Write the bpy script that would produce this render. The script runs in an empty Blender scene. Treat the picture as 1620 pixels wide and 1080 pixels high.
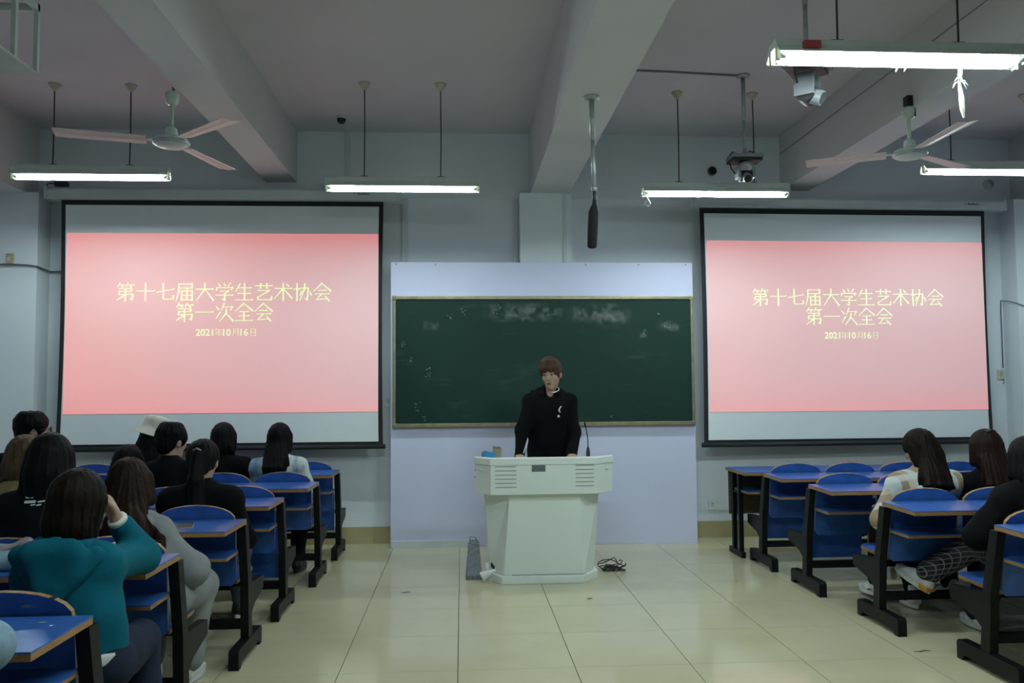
import bpy, bmesh, math, random
import numpy as np
from mathutils import Vector, Matrix, Euler

# ------------------------------------------------------------------ camera, world, exposure
scene = bpy.context.scene
C = scene.collection
CAM_H = 1.4221
def make_camera(yaw=0.0611, pitch=0.0586, roll=-0.0073, f=1300.0):
    cy, sy, cp, sp = math.cos(yaw), math.sin(yaw), math.cos(pitch), math.sin(pitch)
    fw = Vector((sy*cp, cy*cp, sp)); rt = Vector((cy, -sy, 0)); up = rt.cross(fw)
    c, s = math.cos(roll), math.sin(roll)
    r2 = c*rt + s*up; u2 = -s*rt + c*up
    cd = bpy.data.cameras.new('camera'); cd.sensor_width = 36; cd.sensor_fit = 'HORIZONTAL'
    cd.lens = f/1620*36; cd.clip_start = 0.02
    o = bpy.data.objects.new('camera', cd); C.objects.link(o)
    m = Matrix((r2, u2, -fw)).transposed().to_4x4(); m.translation = (0, 0, CAM_H)
    o.matrix_world = m; scene.camera = o
make_camera()
world = bpy.data.worlds.new('world'); scene.world = world; world.use_nodes = True
world.node_tree.nodes['Background'].inputs[0].default_value = (0.02, 0.022, 0.025, 1)
vs = scene.view_settings
vs.view_transform = 'Standard'; vs.look = 'None'; vs.gamma = 1.0; vs.use_curve_mapping = False
vs.exposure = 0.25
TUBE = 135.0            # radiance of a fluorescent tube
SCREEN = 0.52          # radiance factor of the projected picture

rnd = random.Random(7)

# ------------------------------------------------------------------ materials
def srgb(r, g, b):
    f = lambda v: (v/255/12.92) if v/255 <= 0.04045 else ((v/255+0.055)/1.055)**2.4
    return (f(r), f(g), f(b))
class NT:
    def __init__(self, name):
        self.m = bpy.data.materials.new(name); self.m.use_nodes = True
        self.t = self.m.node_tree; self.b = self.t.nodes['Principled BSDF']
    def n(self, typ, **kw):
        x = self.t.nodes.new(typ)
        for k, v in kw.items(): setattr(x, k, v)
        return x
    def l(self, a, b): self.t.links.new(a, b)
    def val(self, sock, v):
        if hasattr(v, 'is_output') or isinstance(v, bpy.types.NodeSocket): self.l(v, sock)
        else: sock.default_value = v
    def math(self, op, a, b=0.0, c=None):
        x = self.n('ShaderNodeMath', operation=op); self.val(x.inputs[0], a); self.val(x.inputs[1], b)
        if c is not None: self.val(x.inputs[2], c)
        return x.outputs[0]
    def mix(self, f, a, b):
        x = self.n('ShaderNodeMix', data_type='RGBA'); self.val(x.inputs[0], f)
        self.val(x.inputs[6], a if isinstance(a, bpy.types.NodeSocket) else (*a, 1)); self.val(x.inputs[7], b if isinstance(b, bpy.types.NodeSocket) else (*b, 1))
        return x.outputs[2]
    def ramp(self, f, lo, hi):
        x = self.n('ShaderNodeMapRange'); self.val(x.inputs[0], f); x.inputs[1].default_value = lo; x.inputs[2].default_value = hi
        return x.outputs[0]
    def coord(self, which='Object', scale=(1, 1, 1)):
        tc = self.n('ShaderNodeTexCoord'); mp = self.n('ShaderNodeMapping'); mp.inputs['Scale'].default_value = scale
        self.l(tc.outputs[which], mp.inputs[0]); return mp.outputs[0]
    def noise(self, vec, scale=5, detail=4, rough=0.55):
        x = self.n('ShaderNodeTexNoise'); x.inputs['Scale'].default_value = scale; x.inputs['Detail'].default_value = detail
        x.inputs['Roughness'].default_value = rough; self.l(vec, x.inputs['Vector']); return x.outputs['Fac']
    def bump(self, h, strength=0.2, dist=0.01):
        x = self.n('ShaderNodeBump'); x.inputs['Strength'].default_value = strength; x.inputs['Distance'].default_value = dist
        self.l(h, x.inputs['Height']); self.l(x.outputs[0], self.b.inputs['Normal'])
def mat(name, col, rough=0.6, metal=0.0, var=0.12, scale=8, vscale=(1, 1, 1), bump=0.0, bscale=60, spec=0.5, coord='Object', sheen=0.0, subsurf=0.0):
    t = NT(name); b = t.b
    v = t.coord(coord, vscale)
    nz = t.noise(v, scale)
    dark = tuple(c*(1-var) for c in col); light = tuple(min(1, c*(1+var)) for c in col)
    t.l(t.mix(t.ramp(nz, 0.3, 0.7), dark, light), b.inputs['Base Color'])
    b.inputs['Roughness'].default_value = rough; b.inputs['Metallic'].default_value = metal
    b.inputs['Specular IOR Level'].default_value = spec
    if sheen: b.inputs['Sheen Weight'].default_value = sheen
    if bump: t.bump(t.noise(v, bscale, 3), bump, 0.004)
    return t.m
def emit(name, col, strength):
    t = NT(name); b = t.b
    b.inputs['Base Color'].default_value = (0.8, 0.8, 0.8, 1)
    b.inputs['Emission Color'].default_value = (*col, 1); b.inputs['Emission Strength'].default_value = strength
    return t.m

M = {}
M['wall'] = mat('wall_paint', (0.67, 0.74, 0.78), 0.75, var=0.04, scale=1.6, bump=0.05, bscale=90)
M['ceil'] = mat('ceiling_paint', (0.60, 0.58, 0.61), 0.85, var=0.04, scale=1.2)
M['beam'] = mat('beam_paint', (0.59, 0.60, 0.60), 0.85, var=0.04, scale=1.4)
M['panel'] = mat('lavender_panel', (0.62, 0.66, 0.86), 0.5, var=0.03, scale=1.2)
M['basetile'] = mat('baseboard_tile', (0.40, 0.36, 0.19), 0.25, var=0.10, scale=3)
M['grout'] = mat('grout', (0.06, 0.06, 0.05), 0.9)
M['plinth'] = mat('plinth_white', (0.62, 0.68, 0.72), 0.5, var=0.05)
def tile_mat():
    t = NT('polished_tile'); b = t.b
    oi = t.n('ShaderNodeObjectInfo'); v = t.coord('Object', (1, 1, 1))
    va = t.n('ShaderNodeVectorMath', operation='ADD'); t.l(v, va.inputs[0])
    mul = t.n('ShaderNodeVectorMath', operation='SCALE'); t.l(oi.outputs['Location'], mul.inputs[0]); mul.inputs['Scale'].default_value = 3.1
    t.l(mul.outputs[0], va.inputs[1])
    nz = t.noise(va.outputs[0], 3.0, 3)
    c = t.mix(t.ramp(nz, 0.35, 0.65), (0.525, 0.500, 0.325), (0.555, 0.530, 0.355))
    c2 = t.mix(t.math('MULTIPLY', oi.outputs['Random'], 0.35), c, (0.59, 0.54, 0.37))
    t.l(c2, b.inputs['Base Color'])
    t.l(t.math('MULTIPLY_ADD', nz, 0.05, 0.085), b.inputs['Roughness'])
    b.inputs['Specular IOR Level'].default_value = 0.55
    return t.m
M['tile'] = tile_mat()
M['blue'] = mat('blue_laminate', (0.031, 0.108, 0.37), 0.28, var=0.22, scale=9, bump=0.03, bscale=150)
M['ply'] = mat('plywood_edge', (0.30, 0.165, 0.055), 0.5, var=0.35, scale=30, vscale=(1, 1, 9))
M['steel'] = mat('black_painted_steel', (0.006, 0.007, 0.0075), 0.45, var=0.25, scale=14, spec=0.15)
M['brownply'] = mat('brown_board', (0.10, 0.075, 0.05), 0.5, var=0.3, scale=14, vscale=(1, 1, 5))
M['board'] = None
def board_mat():
    t = NT('green_chalkboard'); b = t.b
    v = t.coord('Object', (1, 1, 1))
    base = t.mix(t.ramp(t.noise(v, 1.3, 5), 0.3, 0.7), (0.0062, 0.028, 0.021), (0.0095, 0.037, 0.028))
    sm = t.noise(t.coord('Object', (0.8, 1, 3.5)), 2.4, 6, 0.65)          # faint wiped chalk streaks
    c = t.mix(t.math('MULTIPLY', t.ramp(sm, 0.58, 0.85), 0.35), base, (0.10, 0.15, 0.145))
    t.l(c, b.inputs['Base Color']); b.inputs['Roughness'].default_value = 0.5; b.inputs['Specular IOR Level'].default_value = 0.2
    return t.m
M['board'] = board_mat()
M['brass'] = mat('board_frame_metal', (0.30, 0.27, 0.17), 0.38, metal=0.7, var=0.2, scale=12)
def chalk_mat():
    t = NT('chalk_smear'); b = t.b
    v = t.coord('Object', (1, 1, 1.0))
    nz = t.noise(v, 9, 6, 0.7)
    b.inputs['Base Color'].default_value = (0.45, 0.52, 0.50, 1); b.inputs['Roughness'].default_value = 0.9
    uv = t.n('ShaderNodeUVMap'); sx = t.n('ShaderNodeSeparateXYZ'); t.l(uv.outputs[0], sx.inputs[0])
    ex = t.math('SUBTRACT', 1.0, t.math('POWER', t.math('ABSOLUTE', t.math('MULTIPLY_ADD', sx.outputs[0], 2.0, -1.0)), 2.0))
    ey = t.math('SUBTRACT', 1.0, t.math('POWER', t.math('ABSOLUTE', t.math('MULTIPLY_ADD', sx.outputs[1], 2.0, -1.0)), 2.0))
    a = t.math('MULTIPLY', t.math('MULTIPLY', ex, ey), t.ramp(nz, 0.42, 0.72))
    t.l(t.math('MULTIPLY', a, 0.45), b.inputs['Alpha'])
    return t.m
M['smear'] = chalk_mat()
M['chalk'] = mat('chalk', (0.26, 0.31, 0.30), 0.9)
M['lectern'] = mat('lectern_enamel', (0.76, 0.85, 0.81), 0.38, var=0.03, scale=2)
M['slot'] = mat('dark_slot', (0.10, 0.12, 0.11), 0.7)
M['plate'] = mat('grey_name_plate', (0.16, 0.19, 0.21), 0.4, metal=0.4, var=0.4, scale=60, vscale=(1, 1, 3))
M['scrfab'] = mat('screen_fabric', (0.72, 0.80, 0.81), 0.85, var=0.02, scale=2)
M['scrblk'] = mat('screen_black_border', (0.008, 0.010, 0.014), 0.7)
M['housing'] = mat('screen_housing', (0.52, 0.60, 0.60), 0.5, var=0.04)
M['mark'] = mat('housing_mark', (0.12, 0.17, 0.21), 0.6)
M['fixture'] = mat('lamp_enamel', (0.50, 0.58, 0.53), 0.5, var=0.06)
M['tube'] = emit('fluorescent_tube', (0.83, 0.98, 1.0), TUBE)
M['tubecap'] = mat('lamp_holder', (0.62, 0.58, 0.40), 0.5)
M['cord'] = mat('dark_cord', (0.02, 0.02, 0.02), 0.7)
M['canopy'] = mat('ceiling_cup', (0.50, 0.49, 0.38), 0.6)
M['fan'] = mat('fan_enamel', (0.50, 0.60, 0.53), 0.4, var=0.06)
M['blade'] = mat('fan_blade_pink_lit', (0.74, 0.62, 0.58), 0.45, var=0.10, scale=16, vscale=(1, 6, 1))  # pink of the projector light is put into the blade colour
M['galv'] = mat('galvanised_pipe', (0.38, 0.43, 0.43), 0.45, metal=0.5, var=0.15, scale=20)
M['blackpl'] = mat('black_plastic', (0.012, 0.012, 0.014), 0.5)
M['greypl'] = mat('grey_plastic', (0.20, 0.22, 0.24), 0.45, var=0.1)
M['foam'] = mat('black_foam', (0.008, 0.008, 0.009), 0.95, bump=0.4, bscale=300)
M['trunk'] = mat('cable_trunking', (0.55, 0.63, 0.64), 0.6, var=0.03)
M['wire'] = mat('grey_wire', (0.10, 0.11, 0.12), 0.7)
M['outlet'] = mat('outlet_white', (0.66, 0.72, 0.72), 0.4)
M['tan'] = mat('aged_switch', (0.36, 0.35, 0.22), 0.5, var=0.2)
M['greybin'] = mat('grey_streaked_plastic', (0.13, 0.15, 0.17), 0.5, var=0.5, scale=22, vscale=(6, 6, 0.6))
M['bluecard'] = mat('blue_carton', (0.03, 0.22, 0.42), 0.5)
M['kraft'] = mat('kraft_paper', (0.32, 0.27, 0.17), 0.7, var=0.2)
M['whitepl'] = mat('white_plastic', (0.70, 0.74, 0.72), 0.4)
M['paper'] = mat('white_paper', (0.75, 0.76, 0.74), 0.7)
M['ribbon'] = mat('pale_ribbon', (0.66, 0.68, 0.52), 0.6)
M['red'] = mat('dull_red_tape', (0.30, 0.05, 0.05), 0.6)
def pink_mat(name, x0, x1, z0, z1, gain, warm):
    # the slide's own picture: pink, a little stronger along its edges, greyer to the far side
    t = NT(name); b = t.b
    tc = t.n('ShaderNodeTexCoord'); sx = t.n('ShaderNodeSeparateXYZ'); t.l(tc.outputs['Object'], sx.inputs[0])
    u = t.ramp(sx.outputs[0], x0, x1); w = t.ramp(sx.outputs[2], z0, z1)
    nz = t.noise(t.coord('Object'), 0.9, 2)
    g = t.math('ADD', t.math('MULTIPLY', u, 0.75 if warm else 0.35), t.math('MULTIPLY_ADD', nz, 0.5, -0.15 if warm else 0.25))
    c = t.mix(g, (1.0, 0.33, 0.31), (0.66, 0.35, 0.37))
    ew = t.math('POWER', t.math('ABSOLUTE', t.math('MULTIPLY_ADD', w, 2.0, -1.0)), 6.0)
    c2 = t.mix(t.math('MULTIPLY', ew, 0.75), c, (1.0, 0.22, 0.23))
    t.l(c2, b.inputs['Emission Color']); b.inputs['Emission Strength'].default_value = gain
    b.inputs['Base Color'].default_value = (0.47, 0.42, 0.42, 1); b.inputs['Roughness'].default_value = 0.9
    return t.m
M['glyph'] = emit('projected_letters', (0.66, 0.95, 0.16), SCREEN*1.05)

# ------------------------------------------------------------------ mesh helpers
class MB:
    def __init__(self): self.v = []; self.f = []; self.mi = []; self.uv = None
    def add(self, verts, faces, mi=0):
        o = len(self.v); self.v += [tuple(p) for p in verts]; self.f += [tuple(o+i for i in f) for f in faces]; self.mi += [mi]*len(faces); return self
    def box(self, x0, x1, y0, y1, z0, z1, mi=0):
        return self.add([(x0,y0,z0),(x1,y0,z0),(x1,y1,z0),(x0,y1,z0),(x0,y0,z1),(x1,y0,z1),(x1,y1,z1),(x0,y1,z1)],
                 [(0,3,2,1),(4,5,6,7),(0,1,5,4),(1,2,6,5),(2,3,7,6),(3,0,4,7)], mi)
    def prism(self, pts, axis, a, b, mi=0, mside=None):
        # pts: 2D outline; axis: 'x','y' or 'z' is the extrusion axis
        def P(q, w):
            return {'x': (w, q[0], q[1]), 'y': (q[0], w, q[1]), 'z': (q[0], q[1], w)}[axis]
        n = len(pts); o = len(self.v)
        self.v += [P(q, a) for q in pts] + [P(q, b) for q in pts]
        self.f += [tuple(o+i for i in reversed(range(n))), tuple(o+n+i for i in range(n))]; self.mi += [mi, mi]
        for i in range(n):
            j = (i+1) % n; self.f.append((o+i, o+j, o+n+j, o+n+i)); self.mi.append(mi if mside is None else mside)
        return self
    def tube(self, pts, r, n=8, mi=0, cap=True):
        pts = [Vector(p) for p in pts]; rs = r if isinstance(r, (list, tuple)) else [r]*len(pts)
        o = len(self.v); up = None
        for i, p in enumerate(pts):
            d = (pts[min(i+1, len(pts)-1)] - pts[max(i-1, 0)]).normalized()
            if up is None: up = Vector((0, 0, 1)) if abs(d.z) < 0.9 else Vector((1, 0, 0))
            s = d.cross(up).normalized(); up = s.cross(d).normalized()
            for k in range(n):
                a = 2*math.pi*k/n; q = p + (s*math.cos(a) + up*math.sin(a))*rs[i]; self.v.append(tuple(q))
        for i in range(len(pts)-1):
            for k in range(n):
                k2 = (k+1) % n; self.f.append((o+i*n+k, o+i*n+k2, o+(i+1)*n+k2, o+(i+1)*n+k)); self.mi.append(mi)
        if cap:
            self.f += [tuple(o+k for k in reversed(range(n))), tuple(o+(len(pts)-1)*n+k for k in range(n))]; self.mi += [mi, mi]
        return self
    def lathe(self, prof, cx=0, cy=0, n=24, mi=0):
        o = len(self.v)
        for r, z in prof:
            for k in range(n): a = 2*math.pi*k/n; self.v.append((cx+r*math.cos(a), cy+r*math.sin(a), z))
        for i in range(len(prof)-1):
            for k in range(n):
                k2 = (k+1) % n; self.f.append((o+i*n+k, o+i*n+k2, o+(i+1)*n+k2, o+(i+1)*n+k)); self.mi.append(mi)
        self.f += [tuple(o+k for k in reversed(range(n))), tuple(o+(len(prof)-1)*n+k for k in range(n))]; self.mi += [mi, mi]
        return self
    def xf(self, m, start=0):
        for i in range(start, len(self.v)): self.v[i] = tuple(m @ Vector(self.v[i]))
        return self
    def mesh(self, name, mats, smooth=False):
        me = bpy.data.meshes.new(name); me.from_pydata(self.v, [], self.f)
        for m in (mats if isinstance(mats, (list, tuple)) else [mats]): me.materials.append(M[m] if isinstance(m, str) else m)
        me.polygons.foreach_set('material_index', self.mi)
        if smooth: me.polygons.foreach_set('use_smooth', [True]*len(me.polygons))
        me.update(); return me
    def build(self, name, mats, parent=None, smooth=False, bevel=0.0, loc=None):
        o = bpy.data.objects.new(name, self.mesh(name, mats, smooth)); C.objects.link(o)
        if parent: o.parent = parent
        if loc is not None: o.location = loc
        if bevel:
            b = o.modifiers.new('bevel', 'BEVEL'); b.width = bevel; b.segments = 2; b.limit_method = 'ANGLE'; b.angle_limit = 0.7
        if smooth and bevel == 0 and smooth == 'auto': pass
        return o
def tag(o, label=None, cat=None, group=None, kind=None):
    if label: o['label'] = label
    if cat: o['category'] = cat
    if group: o['group'] = group
    if kind: o['kind'] = kind
    return o
def empty(name, loc=(0, 0, 0), rz=0.0):
    o = bpy.data.objects.new(name, None); C.objects.link(o); o.location = loc; o.rotation_euler = (0, 0, rz); o.empty_display_size = 0.1
    return o
def copy_tree(o, parent=None):
    c = o.copy(); C.objects.link(c); c.parent = parent
    for ch in o.children: copy_tree(ch, c)
    return c
def box(x0, x1, y0, y1, z0, z1): return MB().box(x0, x1, y0, y1, z0, z1)

# ------------------------------------------------------------------ room shell
XL, XR, YB, YF, ZC = -4.36, 5.92, 7.83, -3.2, 3.90
T = 0.6; TX0 = -0.6262; TY0 = 4.2747
fl = tag(box(XL, XR, YF, YB, -0.12, -0.008).build('floor', 'grout'), 'glossy beige tiled floor of the classroom', None, None, 'structure')
tile_cache = {}
def tile(x0, x1, y0, y1):
    w, d = round(x1-x0, 3), round(y1-y0, 3)
    if (w, d) not in tile_cache:
        tile_cache[(w, d)] = box(-w/2, w/2, -d/2, d/2, -0.008, 0).mesh('tile', 'tile')
    o = bpy.data.objects.new('tile', tile_cache[(w, d)]); C.objects.link(o); o.parent = fl; o.location = ((x0+x1)/2, (y0+y1)/2, 0)
for i in range(-7, 12):
    for j in range(-10, 7):
        x0, x1 = max(TX0+T*i, XL)+0.0022, min(TX0+T*(i+1), XR)-0.0022
        y0, y1 = max(TY0+T*j, YF)+0.0009, min(TY0+T*(j+1), YB)-0.0009
        if x1-x0 > 0.03 and y1-y0 > 0.03: tile(x0, x1, y0, y1)
def struct(name, mb, m, label, bevel=0.0):
    return tag(mb.build(name, m, None, bevel=bevel), label, None, None, 'structure')
struct('ceiling', box(XL-0.2, XR+0.2, YF-0.2, YB+0.2, ZC, ZC+0.15), 'ceil', 'grey white ceiling slab between beams')
struct('wall_back', box(XL-0.2, XR+0.2, YB, YB+0.2, -0.1, ZC), 'wall', 'pale blue-white wall behind the blackboard')
struct('wall_left', box(XL-0.2, XL, YF-0.2, YB, -0.1, ZC), 'wall', 'pale wall along the left side of the room')
struct('wall_right', box(XR, XR+0.2, YF-0.2, YB, -0.1, ZC), 'wall', 'pale wall along the right side of the room')
struct('wall_rear', box(XL-0.2, XR+0.2, YF-0.2, YF, -0.1, ZC), 'wall', 'pale wall at the rear of the room')
# beams run from the back wall towards the camera, columns carry them
struct('trim_1', box(XL, -3.94, YF, YB, 3.24, ZC), 'beam', 'ceiling beam along the left wall')
struct('trim_2', box(-1.85, -1.56, YF, YB, 3.405, ZC), 'beam', 'ceiling beam above the left screen')
struct('trim_3', box(0.655, 1.02, YF, YB, 3.27, ZC), 'beam', 'wide ceiling beam above the chalkboard')
struct('trim_4', box(3.14, 3.42, YF, YB, 3.36, ZC), 'beam', 'ceiling beam above the right screen')
struct('trim_5', box(5.50, XR, YF, YB, 3.24, ZC), 'beam', 'ceiling beam along the right wall')
struct('trim_6', box(XL, -3.82, 7.60, YB, 0, 3.24), 'wall', 'wall column at the left end of the back wall')
struct('trim_7', box(0.55, 1.04, 7.62, YB, 0, 3.27), 'wall', 'wall column behind the chalkboard panel')
struct('trim_8', box(5.37, XR, 7.60, YB, 0, 3.24), 'wall', 'wall column at the right end of the back wall')
struct('trim_9', MB().box(-3.82, 0.55, 7.815, YB, 3.255, 3.275).box(1.04, 5.37, 7.815, YB, 3.255, 3.275), 'wall', 'thin plaster ledge across the upper back wall')
bb = tag(empty('baseboard_back', (0, 0, 0)), 'yellowish tile baseboard along the back wall', None, None, 'structure')
x = -3.82
while x < 5.36:
    x1 = min(x+0.6, 5.37); box(x+0.001, x1-0.001, 7.815, 7.829, 0.0, 0.155).build('tile', 'basetile', bb); x = x1

# ------------------------------------------------------------------ panel and chalkboard
pn = empty('backing_panel', (0.76, 7.58, 0)); tag(pn, 'tall lavender white panel standing behind the green chalkboard', 'panel')
MB().box(-1.411, 1.412, 0.0, 0.04, 0.0, 2.605).build('face', 'panel', pn, bevel=0.002)
for s in (-1.411, 1.372): MB().box(s, s+0.04, 0.04, 0.23, 0, 2.605).build('side_panel', 'panel', pn)
MB().box(-1.371, 1.371, 0.04, 0.23, 2.565, 2.605).build('top_panel', 'panel', pn)
MB().box(-1.40, -0.62, -0.014, 0.0, 0.0, 0.062).build('kick_board', 'plinth', pn)
for k, xx in enumerate((-1.36, -1.0, 0.4, 0.9, 1.35)): MB().lathe([(0.006, 0), (0.006, 0.003)], 0, 0, 8).xf(Matrix.Translation((xx, 0, 2.585)) @ Matrix.Rotation(math.pi/2, 4, 'X')).build('screw', 'slot', pn)
cb = empty('chalkboard', (0.765, 7.53, 1.685)); tag(cb, 'wide dark green chalkboard with tarnished metal frame', 'chalkboard')
BW, BH = 1.395, 0.60
MB().box(-BW+0.02, BW-0.02, 0.012, 0.045, -BH+0.02, BH-0.02).build('writing_surface', 'board', cb)
for (x0, x1, z0, z1) in ((-BW, BW, BH-0.032, BH), (-BW, BW, -BH, -BH+0.036)):
    MB().prism([(0, z0), (0.045, z0), (0.045, z1), (0, z1)], 'x', x0, x1).build('frame_rail', 'brass', cb, bevel=0.006)
for sx in (-1, 1):
    MB().box(min(sx*BW, sx*(BW-0.028)), max(sx*BW, sx*(BW-0.028)), 0, 0.045, -BH+0.036, BH-0.032).build('frame_stile', 'brass', cb, bevel=0.006)
for sx in (-1, 1):
    for sz in (-1, 1):
        MB().box(sx*(BW-0.018)-0.022, sx*(BW-0.018)+0.022, -0.004, 0.046, sz*(BH-0.018)-0.022, sz*(BH-0.018)+0.022).build('corner_cap', 'brass', cb, bevel=0.008)
def smear(xc, zc, w, h, seed):
    mb = MB().add([(xc-w/2, 0.0112, zc-h/2), (xc+w/2, 0.0112, zc-h/2), (xc+w/2, 0.0112, zc+h/2), (xc-w/2, 0.0112, zc+h/2)], [(0, 1, 2, 3)])
    me = mb.mesh('chalk_smear', 'smear'); uvl = me.uv_layers.new(name='uv')
    for i, c in enumerate(((0, 0), (1, 0), (1, 1), (0, 1))): uvl.data[i].uv = c
    o = bpy.data.objects.new('chalk_smear', me); C.objects.link(o); o.parent = cb
for a in ((-0.22, 0.45, 0.75, 0.20, 1), (0.0, 0.45, 0.42, 0.10, 2), (0.45, 0.44, 0.62, 0.20, 3), (0.62, 0.43, 0.45, 0.22, 4), (-1.05, 0.33, 0.16, 0.10, 5), (0.92, 0.25, 0.10, 0.09, 6), (1.18, 0.32, 0.22, 0.12, 7)): smear(*a)
cm = MB(); r2 = random.Random(3)
for (xc, zc, n, sp) in ((-1.30, 0.16, 5, 0.02), (-1.23, 0.02, 3, 0.012), (-1.08, -0.10, 9, 0.03), (-1.17, -0.41, 6, 0.03), (-0.88, 0.40, 4, 0.02), (-0.74, 0.47, 4, 0.03), (0.93, 0.26, 6, 0.02), (1.07, 0.44, 3, 0.012), (1.15, 0.34, 5, 0.04), (-1.10, -0.53, 3, 0.02), (-0.45, 0.47, 5, 0.05), (0.62, -0.55, 3, 0.03)):
    for k in range(n):
        px, pz = xc+r2.uniform(-sp, sp), zc+r2.uniform(-sp, sp)*1.4; L = r2.uniform(0.003, 0.010); a = r2.uniform(0, 3.14)
        dx, dz = math.cos(a)*L, math.sin(a)*L; nx, nz = -math.sin(a)*0.0018, math.cos(a)*0.0018
        cm.add([(px-dx-nx, 0.0105, pz-dz-nz), (px+dx-nx, 0.0105, pz+dz-nz), (px+dx+nx, 0.0105, pz+dz+nz), (px-dx+nx, 0.0105, pz-dz+nz)], [(0, 1, 2, 3)])
tag(cm.build('chalk_marks', 'chalk', cb), kind='stuff')

# ------------------------------------------------------------------ lettering: strokes on a 100 x 100 grid, y down
G = {
'第': [('p',22,4,8,25),('h',20,14,45,14),('d',28,15,36,25),('p',62,4,50,24),('h',60,14,93,14),('d',70,15,79,25),('h',15,33,80,33),('v',80,33,80,47),('h',20,47,80,47),('v',20,47,17,63),('h',17,63,88,63),('v',88,63,84,88),('d',74,83,84,90),('v',49,33,49,98),('p',47,65,8,93)],
'十': [('h',5,45,95,45),('v',50,4,50,97)],
'七': [('h',5,52,93,36),('v',40,5,40,84),('h',40,87,90,87),('v',90,87,91,68)],
'届': [('h',18,9,86,9),('v',85,9,85,31),('h',18,30,85,30),('v',18,9,18,50),('p',18,48,5,96),('v',33,45,33,96),('v',86,45,86,96),('h',33,46,86,46),('v',59,34,59,92),('h',33,68,86,68),('h',33,91,86,91)],
'大': [('h',6,35,94,35),('v',50,4,49,38),('p',49,36,8,96),('n',52,38,95,95)],
'学': [('d',18,6,28,20),('d',46,3,53,18),('p',80,4,66,23),('v',13,26,8,42),('h',12,28,90,28),('p',92,27,82,41),('h',28,46,70,46),('p',72,45,53,58),('v',52,57,52,92),('d',38,86,52,94),('h',6,67,94,67)],
'生': [('p',29,8,8,46),('h',24,29,86,29),('h',18,58,82,58),('h',5,92,95,92),('v',52,4,52,92)],
'艺': [('h',6,18,94,18),('v',34,5,34,32),('v',66,5,66,32),('h',18,43,78,43),('p',80,42,20,78),('v',20,76,20,88),('h',20,91,90,91),('v',90,91,91,73)],
'术': [('h',6,32,94,32),('v',50,4,50,97),('p',48,34,5,85),('n',52,34,95,84),('d',66,8,79,21)],
'协': [('h',4,34,38,34),('v',21,5,21,97),('h',42,30,78,30),('v',78,30,74,90),('d',62,84,74,92),('v',60,5,59,36),('p',59,34,36,96),('p',44,48,36,70),('d',86,46,95,68)],
'会': [('p',50,4,5,48),('n',50,6,96,46),('h',30,42,70,42),('h',14,60,88,60),('p',48,60,22,89),('h',20,90,78,86),('d',64,70,87,97)],
'一': [('h',5,50,95,50)],
'次': [('d',7,20,22,36),('p',30,50,8,84),('p',50,4,34,42),('h',46,24,90,24),('p',92,23,80,42),('v',61,34,59,58),('p',59,56,28,97),('n',60,56,96,97)],
'全': [('p',50,4,5,46),('n',50,6,96,44),('h',26,48,74,48),('h',22,70,78,70),('h',6,94,94,94),('v',50,48,50,94)],
'年': [('p',28,5,8,36),('h',24,20,88,20),('h',26,46,82,46),('v',26,46,26,70),('h',4,70,96,70),('v',56,20,56,98)],
'月': [('h',25,8,78,8),('v',78,8,78,95),('v',25,8,25,60),('p',25,58,8,96),('h',25,35,78,35),('h',25,62,78,62)],
'日': [('v',24,8,24,95),('v',78,8,78,95),('h',24,9,78,9),('h',24,50,78,50),('h',24,92,78,92)],
}
def glyph(mb, ch, x, z, s, bold=1.0):
    # lower-left corner (x, z), size s, drawn in the plane y = 0 facing -y
    for (k, xa, ya, xb, yb) in G[ch]:
        wa, wb = {'h': (3.6, 3.6), 'v': (6.6, 6.6), 'p': (7.0, 2.6), 'n': (2.8, 8.5), 'd': (2.8, 8.5)}[k]
        wa *= bold; wb *= bold
        a = np.array((xa, 100-ya), float); b = np.array((xb, 100-yb), float); d = b-a; L = np.hypot(*d); d /= L; n = np.array((-d[1], d[0]))
        q = [a-n*wa/2-d*1.2, b-n*wb/2+d*1.2, b+n*wb/2+d*1.2, a+n*wa/2-d*1.2]
        y = -0.0002*(1+(hash((k, xa, ya)) % 3))
        mb.add([(x+p[0]*s/100, 0, z+p[1]*s/100) for p in q], [(0, 1, 2, 3)])
        if k == 'h' and L > 25:   # little serif at the end of a horizontal
            q = [b-d*7, b+d*1.2, b-d*1.5+np.array((0, 6.5*bold))]
            mb.add([(x+p[0]*s/100, 0, z+p[1]*s/100) for p in q], [(0, 1, 2)])
def digits(mb, txt, x, z, h):
    cu = bpy.data.curves.new('digits', 'FONT'); cu.body = txt; cu.size = h*1.37; cu.offset = 0.0010; cu.resolution_u = 3
    o = bpy.data.objects.new('digits', cu); C.objects.link(o)
    dg = bpy.context.evaluated_depsgraph_get(); me = o.evaluated_get(dg).to_mesh()
    vs_ = [v.co.copy() for v in me.vertices]; xs = [v.x for v in vs_]; w = max(xs)-min(xs)
    mb.add([(x+v.x-min(xs), 0, z+v.y) for v in vs_], [tuple(p.vertices) for p in me.polygons])
    bpy.data.objects.remove(o); bpy.data.curves.remove(cu)
    return w

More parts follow.
